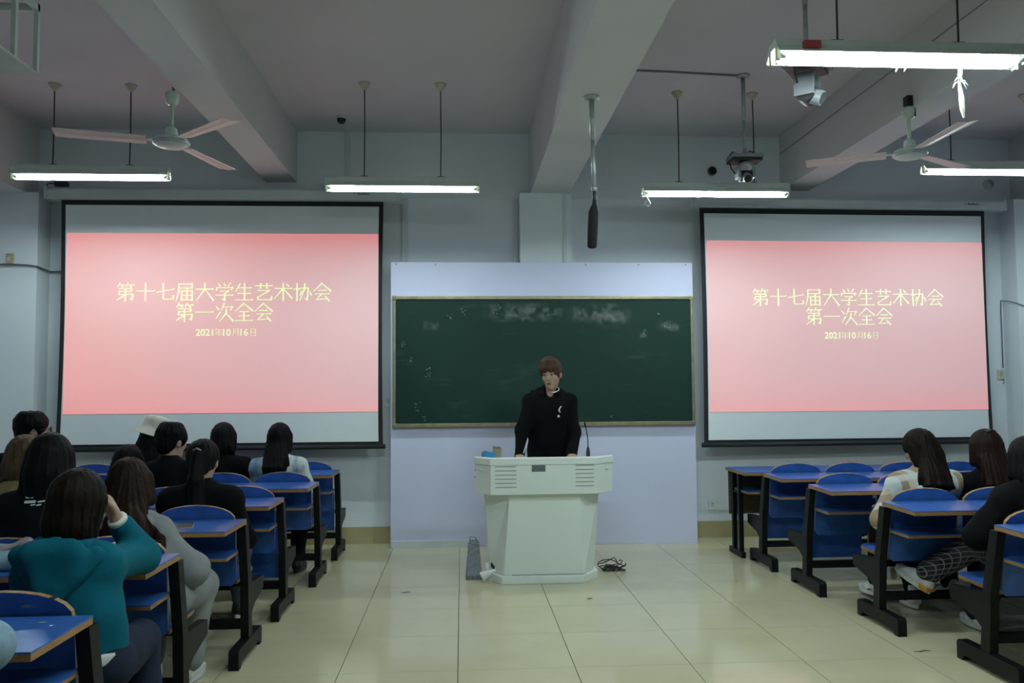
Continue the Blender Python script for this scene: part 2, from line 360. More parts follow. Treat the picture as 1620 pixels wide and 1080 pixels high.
# ------------------------------------------------------------------ projection screens
def screen(x0, x1, ztop, zbot, hx0, hx1, hz0, hz1, pz0, pz1, tx, tz, ts, label, tilt, pm, drop=0.0):
    xc = (x0+x1)/2; Y = 7.60
    r = empty('projection_screen', (xc, Y, zbot), 0); r.rotation_euler = (0, 0, tilt); tag(r, label, 'projection screen')
    W = x1-x0; H = ztop-zbot; b = 0.040
    # fabric with slightly bowed sides, as a subdivided sheet with thickness
    def sheet(xa, xb, za, zb, y, th, name, m, n=14, bow=0.0):
        mb = MB(); 
        for k in range(n+1):
            z = za+(zb-za)*k/n; q = bow*math.sin(math.pi*min(1, max(0, z/H)))
            yy = y+0.006*math.sin(math.pi*k/n)
            mb.v += [(xa+q, yy, z), (xb-q, yy, z), (xb-q, yy+th, z), (xa+q, yy+th, z)]
        for k in range(n):
            o = 4*k
            for i in range(4):
                j = (i+1) % 4; mb.f.append((o+i, o+j, o+4+j, o+4+i)); mb.mi.append(0)
        mb.f += [(3, 2, 1, 0), (4*n, 4*n+1, 4*n+2, 4*n+3)]; mb.mi += [0, 0]
        return mb.build(name, m, r)
    sheet(-W/2, W/2, 0, H+0.03, 0.004, 0.003, 'black_border', 'scrblk', bow=0.012)
    fab = sheet(-W/2+b, W/2-b, 0.045, H-0.045, -0.002, 0.004, 'fabric', 'scrfab', bow=0.012)
    pic = MB(); pa, pb = -W/2+b+0.02, W/2-b-0.004
    pic.add([(pa, -0.004, pz0-zbot+0.0), (pb, -0.004, pz0-zbot+drop), (pb, -0.004, pz1-zbot+drop*0.3), (pa, -0.004, pz1-zbot)], [(0, 1, 2, 3)])
    po = pic.build('projected_slide', pm, r)
    tag(po, 'pink projected slide')
    mb = MB()
    line1, line2 = '第十七届大学生艺术协会', '第一次全会'
    adv = ts
    for k, ch in enumerate(line1): glyph(mb, ch, tx-adv*len(line1)/2+k*adv, tz, ts)
    for k, ch in enumerate(line2): glyph(mb, ch, tx-adv*len(line2)/2+k*adv, tz-ts*1.05, ts)
    h = ts*0.36; dz = tz-ts*1.05-ts*0.72
    xx = tx-ts*1.43
    for part in ('2021', '年', '10', '月', '16', '日'):
        if part in G: glyph(mb, part, xx+0.002, dz-h*0.12, h*1.18, 0.75); xx += h*1.28
        else: xx += digits(mb, part, xx, dz, h)+h*0.10
    mb.build('projected_lettering', 'glyph', po, loc=(0, -0.006, 0))
    MB().tube([(-W/2-0.02, 0.003, 0.0), (W/2+0.02, 0.003, 0.0)], 0.022, 12).build('bottom_bar', 'scrblk', r, smooth=True)
    hs = MB().prism([(-0.062, hz0-zbot), (0.075, hz0-zbot), (0.075, hz1-zbot), (-0.045, hz1-zbot), (-0.062, hz1-zbot-0.02)], 'x', hx0-xc, hx1-xc).build('housing', 'housing', r, bevel=0.006)
    for e in (hx0-xc, hx1-xc): MB().box(e-0.012, e+0.012, -0.068, 0.078, hz0-zbot-0.006, hz1-zbot+0.006).build('end_cap', 'housing', hs, bevel=0.005)
    for e in (hx0-xc+0.08, hx1-xc-0.08): MB().box(e-0.02, e+0.02, 0.075, 0.15, hz1-zbot-0.06, hz1-zbot+0.012).build('wall_bracket', 'greypl', hs)
    mk = MB(); bx = hx1-xc-0.42
    zc = (hz0+hz1)/2-zbot+0.005
    mk.add([(bx, -0.064, zc+0.010), (bx+0.014, -0.064, zc+0.010), (bx+0.007, -0.064, zc-0.012)], [(2, 1, 0)])
    for k in range(7): w = 0.012; xk = bx+0.035+k*0.0165; mk.box(xk, xk+w, -0.0645, -0.0625, zc-0.009, zc+(0.012 if k in (0, 3) else 0.005))
    tag(mk.build('maker_mark', 'mark', hs), kind='stuff')
    return r
screen(-3.622, -0.722, 3.170, 0.915, -3.735, -0.568, 3.172, 3.278, 1.232, 2.868, 0.015, 2.243-0.915, 0.1757,
       'large projection screen left of the chalkboard showing a pink slide', 0.0,
       pink_mat('pink_slide_light', -1.4, 1.4, 0.3, 1.95, SCREEN, True), drop=0.0)
screen(2.250, 5.092, 3.120, 0.895, 2.19, 5.267, 3.128, 3.222, 1.20, 2.815, 0.015, 2.192-0.895, 0.173,
       'large projection screen right of the chalkboard showing a pink slide', 0.022,
       pink_mat('pink_slide_pale', -1.4, 1.4, 0.3, 1.95, SCREEN*0.93, False))

# ------------------------------------------------------------------ linked desk-and-seat rows
DT = 0.735           # desk top height
PITCH = 0.445
def arch_panel(w, z0, z1, zs, th, m_side=1):
    # upright panel: straight sides up to zs, elliptical top to z1
    pts = [(-w/2+0.03, z0), (w/2-0.03, z0), (w/2-0.006, z0+0.03), (w/2, zs)]
    for k in range(1, 12):
        a = math.pi*k/12; pts.append((w/2*math.cos(a), zs+(z1-zs)*(math.sin(a)**0.75)))
    pts += [(-w/2, zs), (-w/2+0.006, z0+0.03)]
    mb = MB().prism(pts, 'y', 0, th, 0, m_side); mb.mi[2] = mb.mi[3] = mb.mi[4] = mb.mi[-1] = mb.mi[-2] = 0
    return mb
back_me = arch_panel(0.414, 0.385, 0.828, 0.728, 0.018).mesh('backrest', ['blue', 'ply'])
def seat_mesh():
    pts = [(-0.195, 0), (0.195, 0), (0.20, 0.28)]
    for k in range(1, 10):
        a = math.pi/2*k/10; pts.append((0.12+0.08*math.cos(a), 0.30+0.08*math.sin(a)))
    pts += [(-p[0], p[1]) for p in reversed(pts[2:])]
    return MB().prism(pts, 'z', -0.018, 0, 0, 1).mesh('seat', ['blue', 'ply'])
seat_me = seat_mesh()
foot_me = MB().prism([(0, 0), (0.045, 0), (0.06, 0.028), (0.425, 0.028), (0.44, 0), (0.485, 0), (0.485, 0.085), (0.47, 0.10), (0.012, 0.10), (0, 0.088)], 'x', -0.026, 0.026).mesh('foot', 'steel')
post_me = MB().prism([(0.215, 0.10), (0.288, 0.10), (0.258, 0.40), (0.178, DT-0.02), (0.118, DT-0.02), (0.190, 0.40)], 'x', -0.022, 0.022).mesh('post', 'steel')
arm_me = MB().prism([(0.262, 0.205), (0.34, 0.255), (0.53, 0.295), (0.54, 0.305), (0.54, 0.36), (0.53, 0.368), (0.245, 0.385)], 'x', -0.02, 0.02).mesh('seat_arm', 'steel')
def child(name, me, parent, loc, rot=(0, 0, 0)):
    o = bpy.data.objects.new(name, me); C.objects.link(o); o.parent = parent; o.location = loc; o.rotation_euler = rot; return o
def desk_row(xa, y0, s, n, down, label, group):
    """aisle end at xa, foot starts at y0, row extends towards s*x; seats listed in `down` are folded out"""
    r = empty('desk_seat_row', (xa, y0, 0)); tag(r, label, 'desk row', group)
    L = 0.06+PITCH*n+0.05
    def rng(a, b): return (min(s*a, s*b), max(s*a, s*b))
    # desk top: laminate board with a plywood edge, ends slightly raked
    x0, x1 = rng(0.0, L)
    def slab(z0, z1, nm, m, par):
        mb = MB().prism([(-0.165, DT-0.003+z0), (0.142, DT+0.011+z0), (0.142, DT+0.011+z1), (-0.165, DT-0.003+z1)], 'x', x0, x1)
        mb.v = [((v[0]+(0.028 if abs(v[0]-x0) < 1e-6 else -0.028)) if v[1] < 0 else v[0], v[1], v[2]) for v in mb.v]      # ends raked at the sitter's side
        return mb.build(nm, m, par)
    d = slab(-0.006, 0.0, 'desktop', 'blue', r); slab(-0.026, -0.006, 'edge_band', 'ply', d)
    x0, x1 = rng(0.046, L-0.046)
    sh = MB().box(x0, x1, -0.055, 0.168, 0.577, 0.582).build('shelf', 'blue', r)
    MB().box(x0, x1, -0.057, 0.168, 0.563, 0.577).build('edge_band', 'ply', sh)
    for k in range(n):
        cx = s*(0.06+0.21+PITCH*k)
        child('backrest', back_me, r, (cx, 0.268, 0), (0.15, 0, 0))
        if k in down: child('seat', seat_me, r, (cx, 0.245, 0.40), (0.03, 0, 0))
        else: child('seat', seat_me, r, (cx, 0.345, 0.195), (math.radians(95), 0, 0))
    posts = [0.022, 0.06+PITCH*(n//2)-0.017, L-0.022]
    for q, px in enumerate(posts):
        child('post', post_me, r, (s*px, 0, 0)); child('foot', foot_me, r, (s*px, 0, 0))
        child('seat_arm', arm_me, r, (s*px, 0, 0))
    b0, b1 = rng(0.03, L-0.03)
    MB().box(b0, b1, 0.235, 0.275, 0.145, 0.192).build('cross_beam', 'steel', r)
    MB().box(b0, b1, 0.375, 0.405, 0.340, 0.372).build('seat_rail', 'steel', r)
    return r
LG, RG = 'linked desk rows left of the aisle', 'linked desk rows right of the aisle'
LEFT = [(-1.125, 2.48), (-1.185, 3.44), (-1.147, 4.36), (-1.140, 5.25), (-1.070, 6.14), (-1.055, 7.07)]
names = ['blue desk and seat row nearest the camera, left side', 'blue desk row that the teal hoodie leans its elbow on',
         'blue desk row with a phone lying on its top', 'blue desk row with folded seats behind the black ponytail person',
         'blue desk row behind the long-haired person in white and blue', 'blue desk row against the wall under the left screen']
occ = [{0, 1}, {0, 1, 2, 3}, {0, 2, 3}, {1, 2, 3}, {0, 1, 2}, set()]
rowsL = [desk_row(x, y, -1, 5, o, nm, LG) for (x, y), nm, o in zip(LEFT, names, occ)]
RIGHT = [(2.39, 6.31), (2.42, 5.53), (2.48, 4.63), (2.60, 3.78)]
namesR = ['foremost blue desk row with folded seats, right of the aisle', 'second blue desk row with a folded aisle seat, right side',
          'blue desk row behind the plaid shirt person', 'blue desk row nearest the camera at the right edge']
occR = [set(), {2, 3}, {0, 1}, {0, 1}]
rowsR = [desk_row(x, y, 1, 6, o, nm, RG) for (x, y), nm, o in zip(RIGHT, namesR, occR)]
# front desk with modesty board (no seats)
fd = empty('front_desk', (2.30, 6.62, 0)); tag(fd, 'long front desk with brown modesty board beneath the right screen', 'desk')
d = MB().box(0, 2.9, 0.0, 0.50, DT-0.006, DT).build('desktop', 'blue', fd, bevel=0.0015); MB().box(0, 2.9, 0.0, 0.50, DT-0.028, DT-0.006).build('edge_band', 'ply', d)
MB().box(0.02, 2.88, 0.485, 0.50, 0.33, DT-0.028).build('modesty_board', 'brownply', fd)
sh = MB().box(0.05, 2.85, 0.10, 0.485, 0.560, 0.566).build('shelf', 'blue', fd); MB().box(0.05, 2.85, 0.098, 0.485, 0.546, 0.560).build('edge_band', 'ply', sh)
for px in (0.05, 1.45, 2.85):
    for py in (0.28, 0.44): MB().box(px-0.018, px+0.018, py-0.02, py+0.02, 0.05, DT-0.028).build('leg', 'steel', fd)
    MB().box(px-0.02, px+0.02, 0.22, 0.54, 0.0, 0.05).build('foot', 'steel', fd, bevel=0.004)
    MB().box(px-0.012, px+0.012, 0.28, 0.44, 0.53, 0.546).build('rail', 'steel', fd)

# ------------------------------------------------------------------ lectern
lc = empty('lectern', (0.6, 6.30, 0)); tag(lc, 'white enamelled lectern with slotted front in front of chalkboard', 'lectern')
def loft(a, za, b, zb, m='lectern', name='body', parent=None, bevel=0.004):
    n = len(a); mb = MB()
    mb.v = [(p[0]-0.6, p[1]-6.30, za) for p in a]+[(p[0]-0.6, p[1]-6.30, zb) for p in b]
    mb.f = [tuple(reversed(range(n))), tuple(range(n, 2*n))]+[(i, (i+1) % n, n+(i+1) % n, n+i) for i in range(n)]; mb.mi = [0]*len(mb.f)
    return mb.build(name, m, parent or lc, bevel=bevel)
loft([(0.18, 6.60), (0.18, 6.26), (0.285, 6.095), (0.895, 6.095), (1.02, 6.26), (1.02, 6.60)], 0.0, [(0.18, 6.60), (0.18, 6.26), (0.285, 6.095), (0.895, 6.095), (1.02, 6.26), (1.02, 6.60)], 0.058, name='base_plinth')
loft([(0.205, 6.58), (0.205, 6.28), (0.300, 6.115), (0.895, 6.115), (0.995, 6.28), (0.995, 6.58)], 0.058, [(0.165, 6.58), (0.165, 6.24), (0.350, 6.10), (0.866, 6.10), (1.033, 6.24), (1.033, 6.58)], 0.66, name='body')
hd = loft([(0.10, 6.62), (0.10, 6.20), (0.206, 6.05), (0.992, 6.05), (1.13, 6.20), (1.13, 6.62)], 0.655, [(0.10, 6.62), (0.10, 6.20), (0.206, 6.05), (0.992, 6.05), (1.13, 6.20), (1.13, 6.62)], 0.872, name='head_box')
# raised rim around a sunken working surface
def rim(pts):
    return MB().prism([(p[0]-0.6, p[1]-6.30) for p in pts], 'z', 0.868, 0.925).build('top_rim', 'lectern', lc, bevel=0.008)
rim([(0.200, 6.042), (0.998, 6.042), (1.14, 6.195), (1.14, 6.23), (0.975, 6.085), (0.222, 6.085), (0.09, 6.23), (0.09, 6.195)])
for (x0, x1, zt) in ((0.240, 0.396, 0.862), (0.832, 0.988-0.02, 0.866)):
    for k in range(6):
        z = zt-k*0.030; mb = MB(); n = 26; w = (x1-x0)/n
        for q in range(n): mb.box(x0-0.6+q*w, x0-0.6+q*w+w*0.62, -0.2515, -0.249, z-0.0075+(0.0035 if q % 2 else 0), z+(0.0035 if q % 2 else 0)-0.001)
        mb.build('vent_slot', 'slot', hd)
pl = MB().prism([(-0.05, -0.03), (0.05, -0.03), (0.05, 0.022), (0.042, 0.03), (-0.042, 0.03), (-0.05, 0.022)], 'y', -0.003, 0.0).build('name_plate', 'plate', hd, loc=(0.559-0.6, -0.25, 0.852))
MB().box(-0.24, 0.31, -0.2065, -0.204, 0.066, 0.069).build('seam', 'slot', lc)
for sx, xx in ((-1, 0.135), (1, 1.075)):
    mb = MB()
    for k in range(5): mb.box(-0.004, 0.004, -0.001, 0.001, k*0.007-0.02, k*0.007-0.016)
    mb.tube([(-0.02, -0.003, -0.006), (-0.01, -0.012, 0.002), (0.01, -0.012, 0.0), (0.02, -0.003, -0.008)], 0.004, 6)
    y = 6.05+abs(xx-(0.206 if sx < 0 else 0.992))*(0.15/0.106 if sx < 0 else 0.15/0.138)
    mb.build('handle', 'lectern', hd, loc=(xx-0.6, y-6.30-0.004, 0.835), smooth=True).rotation_euler = (0, 0, -sx*-0.9)
MB().tube([(0.5, -0.10, -0.03), (0.53, -0.11, 0), (0.5, -0.12, 0.03)], 0.006, 6).build('side_knob', 'slot', lc, loc=(-1.005, 0.10, 0.79))
# microphone on the lectern
gm = empty('gooseneck_microphone', (0.984, 6.43, 0.872)); tag(gm, 'thin black gooseneck microphone on right end of lectern', 'microphone')
MB().lathe([(0.016, 0), (0.016, 0.05), (0.012, 0.085), (0.006, 0.10)], n=14).build('base', 'blackpl', gm, smooth=True)
MB().tube([(0, 0, 0.095), (0.0, 0, 0.15), (-0.008, -0.01, 0.20), (-0.020, -0.02, 0.255)], 0.0042, 8).build('gooseneck', 'blackpl', gm, smooth=True)
MB().tube([(-0.020, -0.02, 0.253), (-0.024, -0.024, 0.272), (-0.029, -0.029, 0.295)], [0.006, 0.0075, 0.006], 10).build('capsule', 'foam', gm, smooth=True)
bx = empty('carton', (0.205, 6.42, 0.872), 0.15); tag(bx, 'small open blue carton on left end of lectern', 'box')
MB().box(-0.05, 0.05, -0.03, 0.03, 0, 0.068).build('tray', 'bluecard', bx, bevel=0.001)
MB().prism([(-0.035, 0.068), (0.0, 0.068), (0.0, 0.072), (-0.03, 0.080)], 'y', -0.028, 0.028).build('flap', 'bluecard', bx)
kp = empty('paper_packet', (0.282, 6.52, 0.872), -0.1); tag(kp, 'small brown paper packet beside the blue carton', 'packet')
MB().prism([(-0.04, 0), (0.022, 0), (0.03, 0.085), (0.022, 0.10), (-0.042, 0.108)], 'y', -0.012, 0.012).build('wrapper', 'kraft', kp, bevel=0.002)
mb = MB()
for k in range(6): mb.box(-0.038+k*0.010, -0.031+k*0.010, -0.0135, -0.0125, 0.088, 0.100)
mb.build('print', 'slot', kp)

# ------------------------------------------------------------------ bits on the floor
gb = empty('dustpan', (0.085, 6.32, 0)); tag(gb, 'grey streaked plastic dustpan standing upright left of lectern', 'dustpan')
mb = MB(); 
for z, w, d0, d1 in ((0.0, 0.062, -0.06, 0.05), (0.03, 0.063, -0.055, 0.05), (0.16, 0.05, 0.0, 0.07), (0.25, 0.042, 0.03, 0.085), (0.275, 0.030, 0.045, 0.088)):
    mb.v += [(-w, d0, z), (w, d0, z), (w, d1, z), (-w, d1, z)]
for k in range(4):
    for i in range(4): j = (i+1) % 4; mb.f.append((4*k+i, 4*k+j, 4*k+4+j, 4*k+4+i)); mb.mi.append(0)
mb.f += [(3, 2, 1, 0), (16, 17, 18, 19)]; mb.mi += [0, 0]
mb.build('pan', 'greybin', gb, bevel=0.004)
MB().tube([(-0.028, 0.065, 0.272), (-0.028, 0.065, 0.300), (0.018, 0.066, 0.292), (0.02, 0.068, 0.272)], 0.005, 8).build('handle', 'greypl', gb, smooth=True)
for q, yy in enumerate((-0.02, 0.0, 0.02, 0.04)): MB().box(-0.05+q*0.026, -0.046+q*0.026, -0.03+0.0, -0.028, 0.045, 0.12).build('rib', 'greypl', gb)
cn = empty('white_funnel', (0.225, 6.27, 0.0)); tag(cn, 'small white plastic funnel lying between dustpan and lectern', 'funnel')
mb = MB().lathe([(0.035, 0), (0.038, 0.01), (0.022, 0.07), (0.012, 0.09), (0.010, 0.115)], n=20)
mb.xf(Matrix.Translation((-0.085, -0.10, 0.040)) @ Matrix.Rotation(math.radians(62), 4, 'Y')); mb.build('cone', 'whitepl', cn, smooth=True)
MB().tube([(0.01, -0.10, 0.095), (-0.012, -0.10, 0.12), (-0.015, -0.1, 0.145), (0.01, -0.1, 0.11)], 0.006, 8).build('strap', 'blackpl', cn)
cp = empty('cable_pile', (1.17, 6.50, 0)); tag(cp, 'tangled heap of black cables on floor right of lectern', 'cable')
rc = random.Random(12)
for q in range(5):
    pts = []; cx, cy = rc.uniform(-0.03, 0.04), rc.uniform(-0.04, 0.04); ra, rb = rc.uniform(0.05, 0.10), rc.uniform(0.04, 0.09); ph = rc.uniform(0, 6)
    for k in range(26):
        a = ph+k*0.26*(1 if q % 2 else -1); wob = 1+0.25*math.sin(a*2.3+q)
        pts.append((cx+ra*wob*math.cos(a), cy+rb*wob*math.sin(a), 0.006+0.016*q*(0.5+0.5*math.sin(a*1.4+q*2))+0.002*q))
    MB().tube(pts, 0.0042, 6).build('cable', 'blackpl', cp, smooth=True)
MB().tube([(-0.11, 0.0, 0.05), (-0.06, 0.0, 0.06), (0.0, 0.01, 0.085), (0.02, 0.0, 0.10), (0.05, -0.01, 0.055), (0.085, -0.02, 0.04), (0.06, 0.01, 0.05), (-0.02, 0.02, 0.03)], 0.0042, 6).build('cable', 'blackpl', cp, smooth=True)
for (px, py, L, nm) in ((0.86, 5.63, 0.02, 'dark speck of litter on the tiles in front of lectern'), (2.47, 4.37, 0.05, 'dark twig-like scrap on tiles beside right desk row'), (-1.08, 7.02, 0.018, 'dark crumb on tiles by the foot of front left desk row'), (-0.40, 5.92, 0.035, 'thin pale scrap on the tiles left of the aisle middle')):
    o = MB().tube([(px-L, py, 0.003), (px-0.2*L, py-0.006, 0.004), (px+0.2*L, py+0.008, 0.004), (px+L, py+0.004, 0.003)], [0.001, 0.003, 0.003, 0.001], 6).build('litter', 'wire'); tag(o, nm, 'litter')

# ------------------------------------------------------------------ fluorescent lamps
def lamp(x0, x1, y, z, cords, label, group, ntube=1, lip=-0.022, wide=0.055, wb=0.044):
    r = empty('fluorescent_lamp', ((x0+x1)/2, y, z)); tag(r, label, 'lamp', group); L = (x1-x0)/2
    dz = 0.0 if ntube == 1 else 0.0
    MB().prism([(-wide, 0.008), (-wide*0.6, 0.045), (-wide*0.5, 0.078), (wb*0.5, 0.078), (wb*0.7, 0.045), (wb, 0.010), (wb, lip), (wb-0.004, lip), (wb-0.005, 0.010), (wb*0.5, 0.040), (-wide*0.5, 0.040), (-wide+0.003, 0.005)], 'x', -L, L).build('reflector', 'fixture', r)  # low lip on the wall side is added to shade the upper wall
    MB().box(-L*0.99, L*0.99, -0.02, 0.02, 0.078, 0.088).build('batten', 'fixture', r)
    ys = [0.0] if ntube == 1 else [-0.038, 0.038]
    for yy in ys:
        MB().tube([(-L+0.045, yy, 0.0), (L-0.045, yy, 0.0)], 0.0135, 14).build('tube', 'tube', r, smooth=True)
        for e in (-1, 1):
            MB().tube([(e*(L-0.046), yy, 0.0), (e*(L-0.018), yy, 0.0)], 0.0140, 14).build('tube_cap', 'galv', r, smooth=True)
            MB().box(min(e*(L-0.020), e*L), max(e*(L-0.020), e*L), yy-0.012, yy+0.012, -0.022, 0.042).build('lamp_holder', 'tubecap', r, bevel=0.002)
    for cx in cords:
        c = MB().tube([(cx-(x0+x1)/2, 0, 0.088), (cx-(x0+x1)/2+0.003, 0, (ZC-z)*0.5), (cx-(x0+x1)/2, 0, ZC-z-0.02)], 0.005, 6).build('cord', 'cord', r)
        MB().lathe([(0.010, ZC-z-0.058), (0.018, ZC-z-0.048), (0.045, ZC-z-0.012), (0.048, ZC-z)], cx-(x0+x1)/2, 0, 18).build('ceiling_cup', 'canopy', r, smooth=True)
        MB().box(cx-(x0+x1)/2-0.03, cx-(x0+x1)/2+0.03, -0.004, 0.004, 0.088, 0.098).build('hook_plate', 'cord', r)
    return r
LGp = 'hanging fluorescent lamps'
lamp(-3.573, -2.345, 6.68, 3.150, (-3.257, -2.659), 'hanging fluorescent lamp above the left screen', LGp)
lamp(-1.083, 0.144, 6.56, 3.045, (-0.776, -0.165), 'hanging fluorescent lamp right of the left screen, above chalkboard edge', LGp)
lr = lamp(1.505, 2.745, 6.66, 3.045, (1.811, 2.452), 'hanging fluorescent lamp left of the right screen', LGp)
MB().tube([(-0.60, -0.01, -0.015), (-0.585, -0.012, -0.05), (-0.56, -0.01, -0.09), (-0.58, -0.012, -0.115), (-0.61, -0.01, -0.095), (-0.59, -0.01, -0.06)], 0.005, 6).build('dangling_tie', 'paper', lr)
lamp(3.88, 5.11, 6.60, 3.235, (4.13, 4.80), 'hanging fluorescent lamp at the far right, behind the fan', LGp)
ln = lamp(1.482, 2.715, 3.74, 2.985, (1.80, 2.40), 'bright twin-tube fluorescent lamp at upper right, nearest the camera', LGp, ntube=2, lip=0.0, wide=0.085, wb=0.085)
MB().box(-0.50, -0.42, -0.090, -0.066, 0.020, 0.055).build('tape_patch', 'red', ln)
# added lamp, out of view above the frame, to brighten the lectern front
lamp(-0.6, 0.63, 2.20, 3.05, (-0.3, 0.33), 'added out-of-view fluorescent lamp over the aisle, brightening the lectern front', LGp, lip=0.0, wb=0.06, ntube=2)
# paper streamer tied under the near lamp
st = empty('paper_streamer', (2.375, 3.70, 2.96)); tag(st, 'pale twisted paper streamer hanging from the near lamp', 'streamer')
MB().tube([(0, 0, 0.02), (0.003, 0, -0.04), (-0.003, 0, -0.10), (0.004, 0, -0.17), (0.006, 0, -0.22), (0.012, 0, -0.265)], [0.005, 0.010, 0.006, 0.012, 0.011, 0.003], 6).build('strip', 'ribbon', st)
for a in range(7):
    an = a*0.9; MB().tube([(0, 0, -0.085), (0.022*math.cos(an), 0.01*math.sin(an*2), -0.085+0.02*math.sin(an)), (0.036*math.cos(an), 0.012*math.sin(an*2), -0.105+0.03*math.sin(an))], [0.003, 0.004, 0.001], 5).build('bow_tail', 'paper', st)
for dx in (-0.26, -0.30): MB().tube([(dx, 0, 0.0), (dx-0.008, 0, -0.03), (dx-0.014, 0, -0.045)], [0.004, 0.005, 0.002], 5).build('scrap', 'paper', st)

# ------------------------------------------------------------------ ceiling fans
def fan(x, y, ztop, zhub, angs, R, label, clamp):
    r = empty('ceiling_fan', (x, y, zhub)); tag(r, label, 'fan', 'three-bladed ceiling fans'); H = ztop-zhub
    MB().lathe([(0.028, H-0.115), (0.040, H-0.10), (0.045, H-0.04), (0.036, H-0.03), (0.03, H-0.03)], n=20).build('canopy', 'fan', r, smooth=True)
    MB().tube([(0, 0, H), (0.012, 0, H-0.012), (-0.012, 0, H-0.03), (0, 0, H-0.04)], 0.007, 6).build('hook', 'blackpl', r)
    if clamp: MB().box(-0.02, 0.04, -0.03, 0.03, H-0.10, H+0.05).build('beam_clamp', 'blackpl', r, bevel=0.004)
    MB().tube([(0, 0, 0.06), (0, 0, H-0.10)], 0.012, 10).build('down_rod', 'fan', r, smooth=True)
    MB().lathe([(0.018, 0.10), (0.036, 0.085), (0.040, 0.045), (0.03, 0.035)][::-1], n=20).build('collar', 'fan', r, smooth=True)
    MB().lathe([(0.015, -0.035), (0.085, -0.032), (0.108, -0.015), (0.112, 0.005), (0.10, 0.022), (0.05, 0.036), (0.02, 0.04)], n=28).build('motor', 'fan', r, smooth=True)
    MB().lathe([(0.10, -0.022), (0.113, -0.016), (0.116, -0.006), (0.110, 0.0)], n=28).build('trim_ring', 'galv', r, smooth=True)
    for a in angs:
        mb = MB(); w0, w1 = 0.055, 0.068; nseg = 6
        for k in range(nseg+1):
            t = k/nseg; xx = 0.15+(R-0.15)*t; w = w0+(w1-w0)*t; tw = 0.20-0.08*t
            for u in (-1, -0.5, 0, 0.5, 1):
                mb.v.append((xx, u*w, math.sin(tw)*u*w-0.006*(1-u*u)+(0.003 if abs(u) == 0.5 else 0)))
        for k in range(nseg):
            for u in range(4): mb.f.append((5*k+u, 5*k+u+1, 5*k+6+u, 5*k+5+u)); mb.mi.append(0)
        b = mb.build('blade', 'blade', r); so = b.modifiers.new('thick', 'SOLIDIFY'); so.thickness = 0.004; b.rotation_euler = (0, 0, a)
        br = MB().prism([(0.085, -0.022), (0.15, -0.018), (0.20, -0.03), (0.20, 0.03), (0.15, 0.018), (0.085, 0.022)], 'z', 0.002, 0.008).build('blade_iron', 'fan', b)
fan(-1.88, 5.38, 3.405, 3.045, [math.radians(a) for a in (-165, -42, 75)], 0.68, 'three-bladed ceiling fan, blades coloured pink-lit, in front of the left beam', False)
fan(3.12, 5.46, 3.40, 3.045, [math.radians(a) for a in (154, -91, 30)], 0.68, 'three-bladed ceiling fan, blades coloured pink-lit, clamped to the right beam', True)

# ------------------------------------------------------------------ hanging microphone, PTZ cameras, other ceiling gear
hm = empty('hanging_shotgun_microphone', (0.825, 5.065, 3.27)); tag(hm, 'black shotgun microphone hanging on a metal pole from the wide beam', 'microphone')
MB().lathe([(0.028, -0.018), (0.05, -0.012), (0.052, 0.0)], n=24).build('flange', 'galv', hm, smooth=True)
MB().tube([(0, 0, -0.01), (0.004, 0, -0.28)], 0.0155, 14).build('pole', 'galv', hm, smooth=True)
MB().tube([(0.004, 0, -0.27), (0.009, 0, -0.585)], 0.0125, 14).build('inner_pole', 'galv', hm, smooth=True)
MB().tube([(0.009, 0, -0.575), (0.010, 0, -0.605)], 0.018, 12).build('clamp_ring', 'galv', hm, smooth=True)
MB().tube([(0.010, 0, -0.60), (0.012, 0, -0.64), (0.008, 0, -0.70)], [0.010, 0.013, 0.016], 12).build('neck', 'blackpl', hm, smooth=True)
MB().tube([(0.008, 0, -0.69), (0.006, 0, -0.715), (0.003, 0, -0.74), (-0.003, 0, -0.85), (-0.008, 0, -0.955), (-0.008, 0, -0.965)], [0.017, 0.024, 0.031, 0.032, 0.030, 0.024], 18).build('windshield', 'foam', hm, smooth=True)
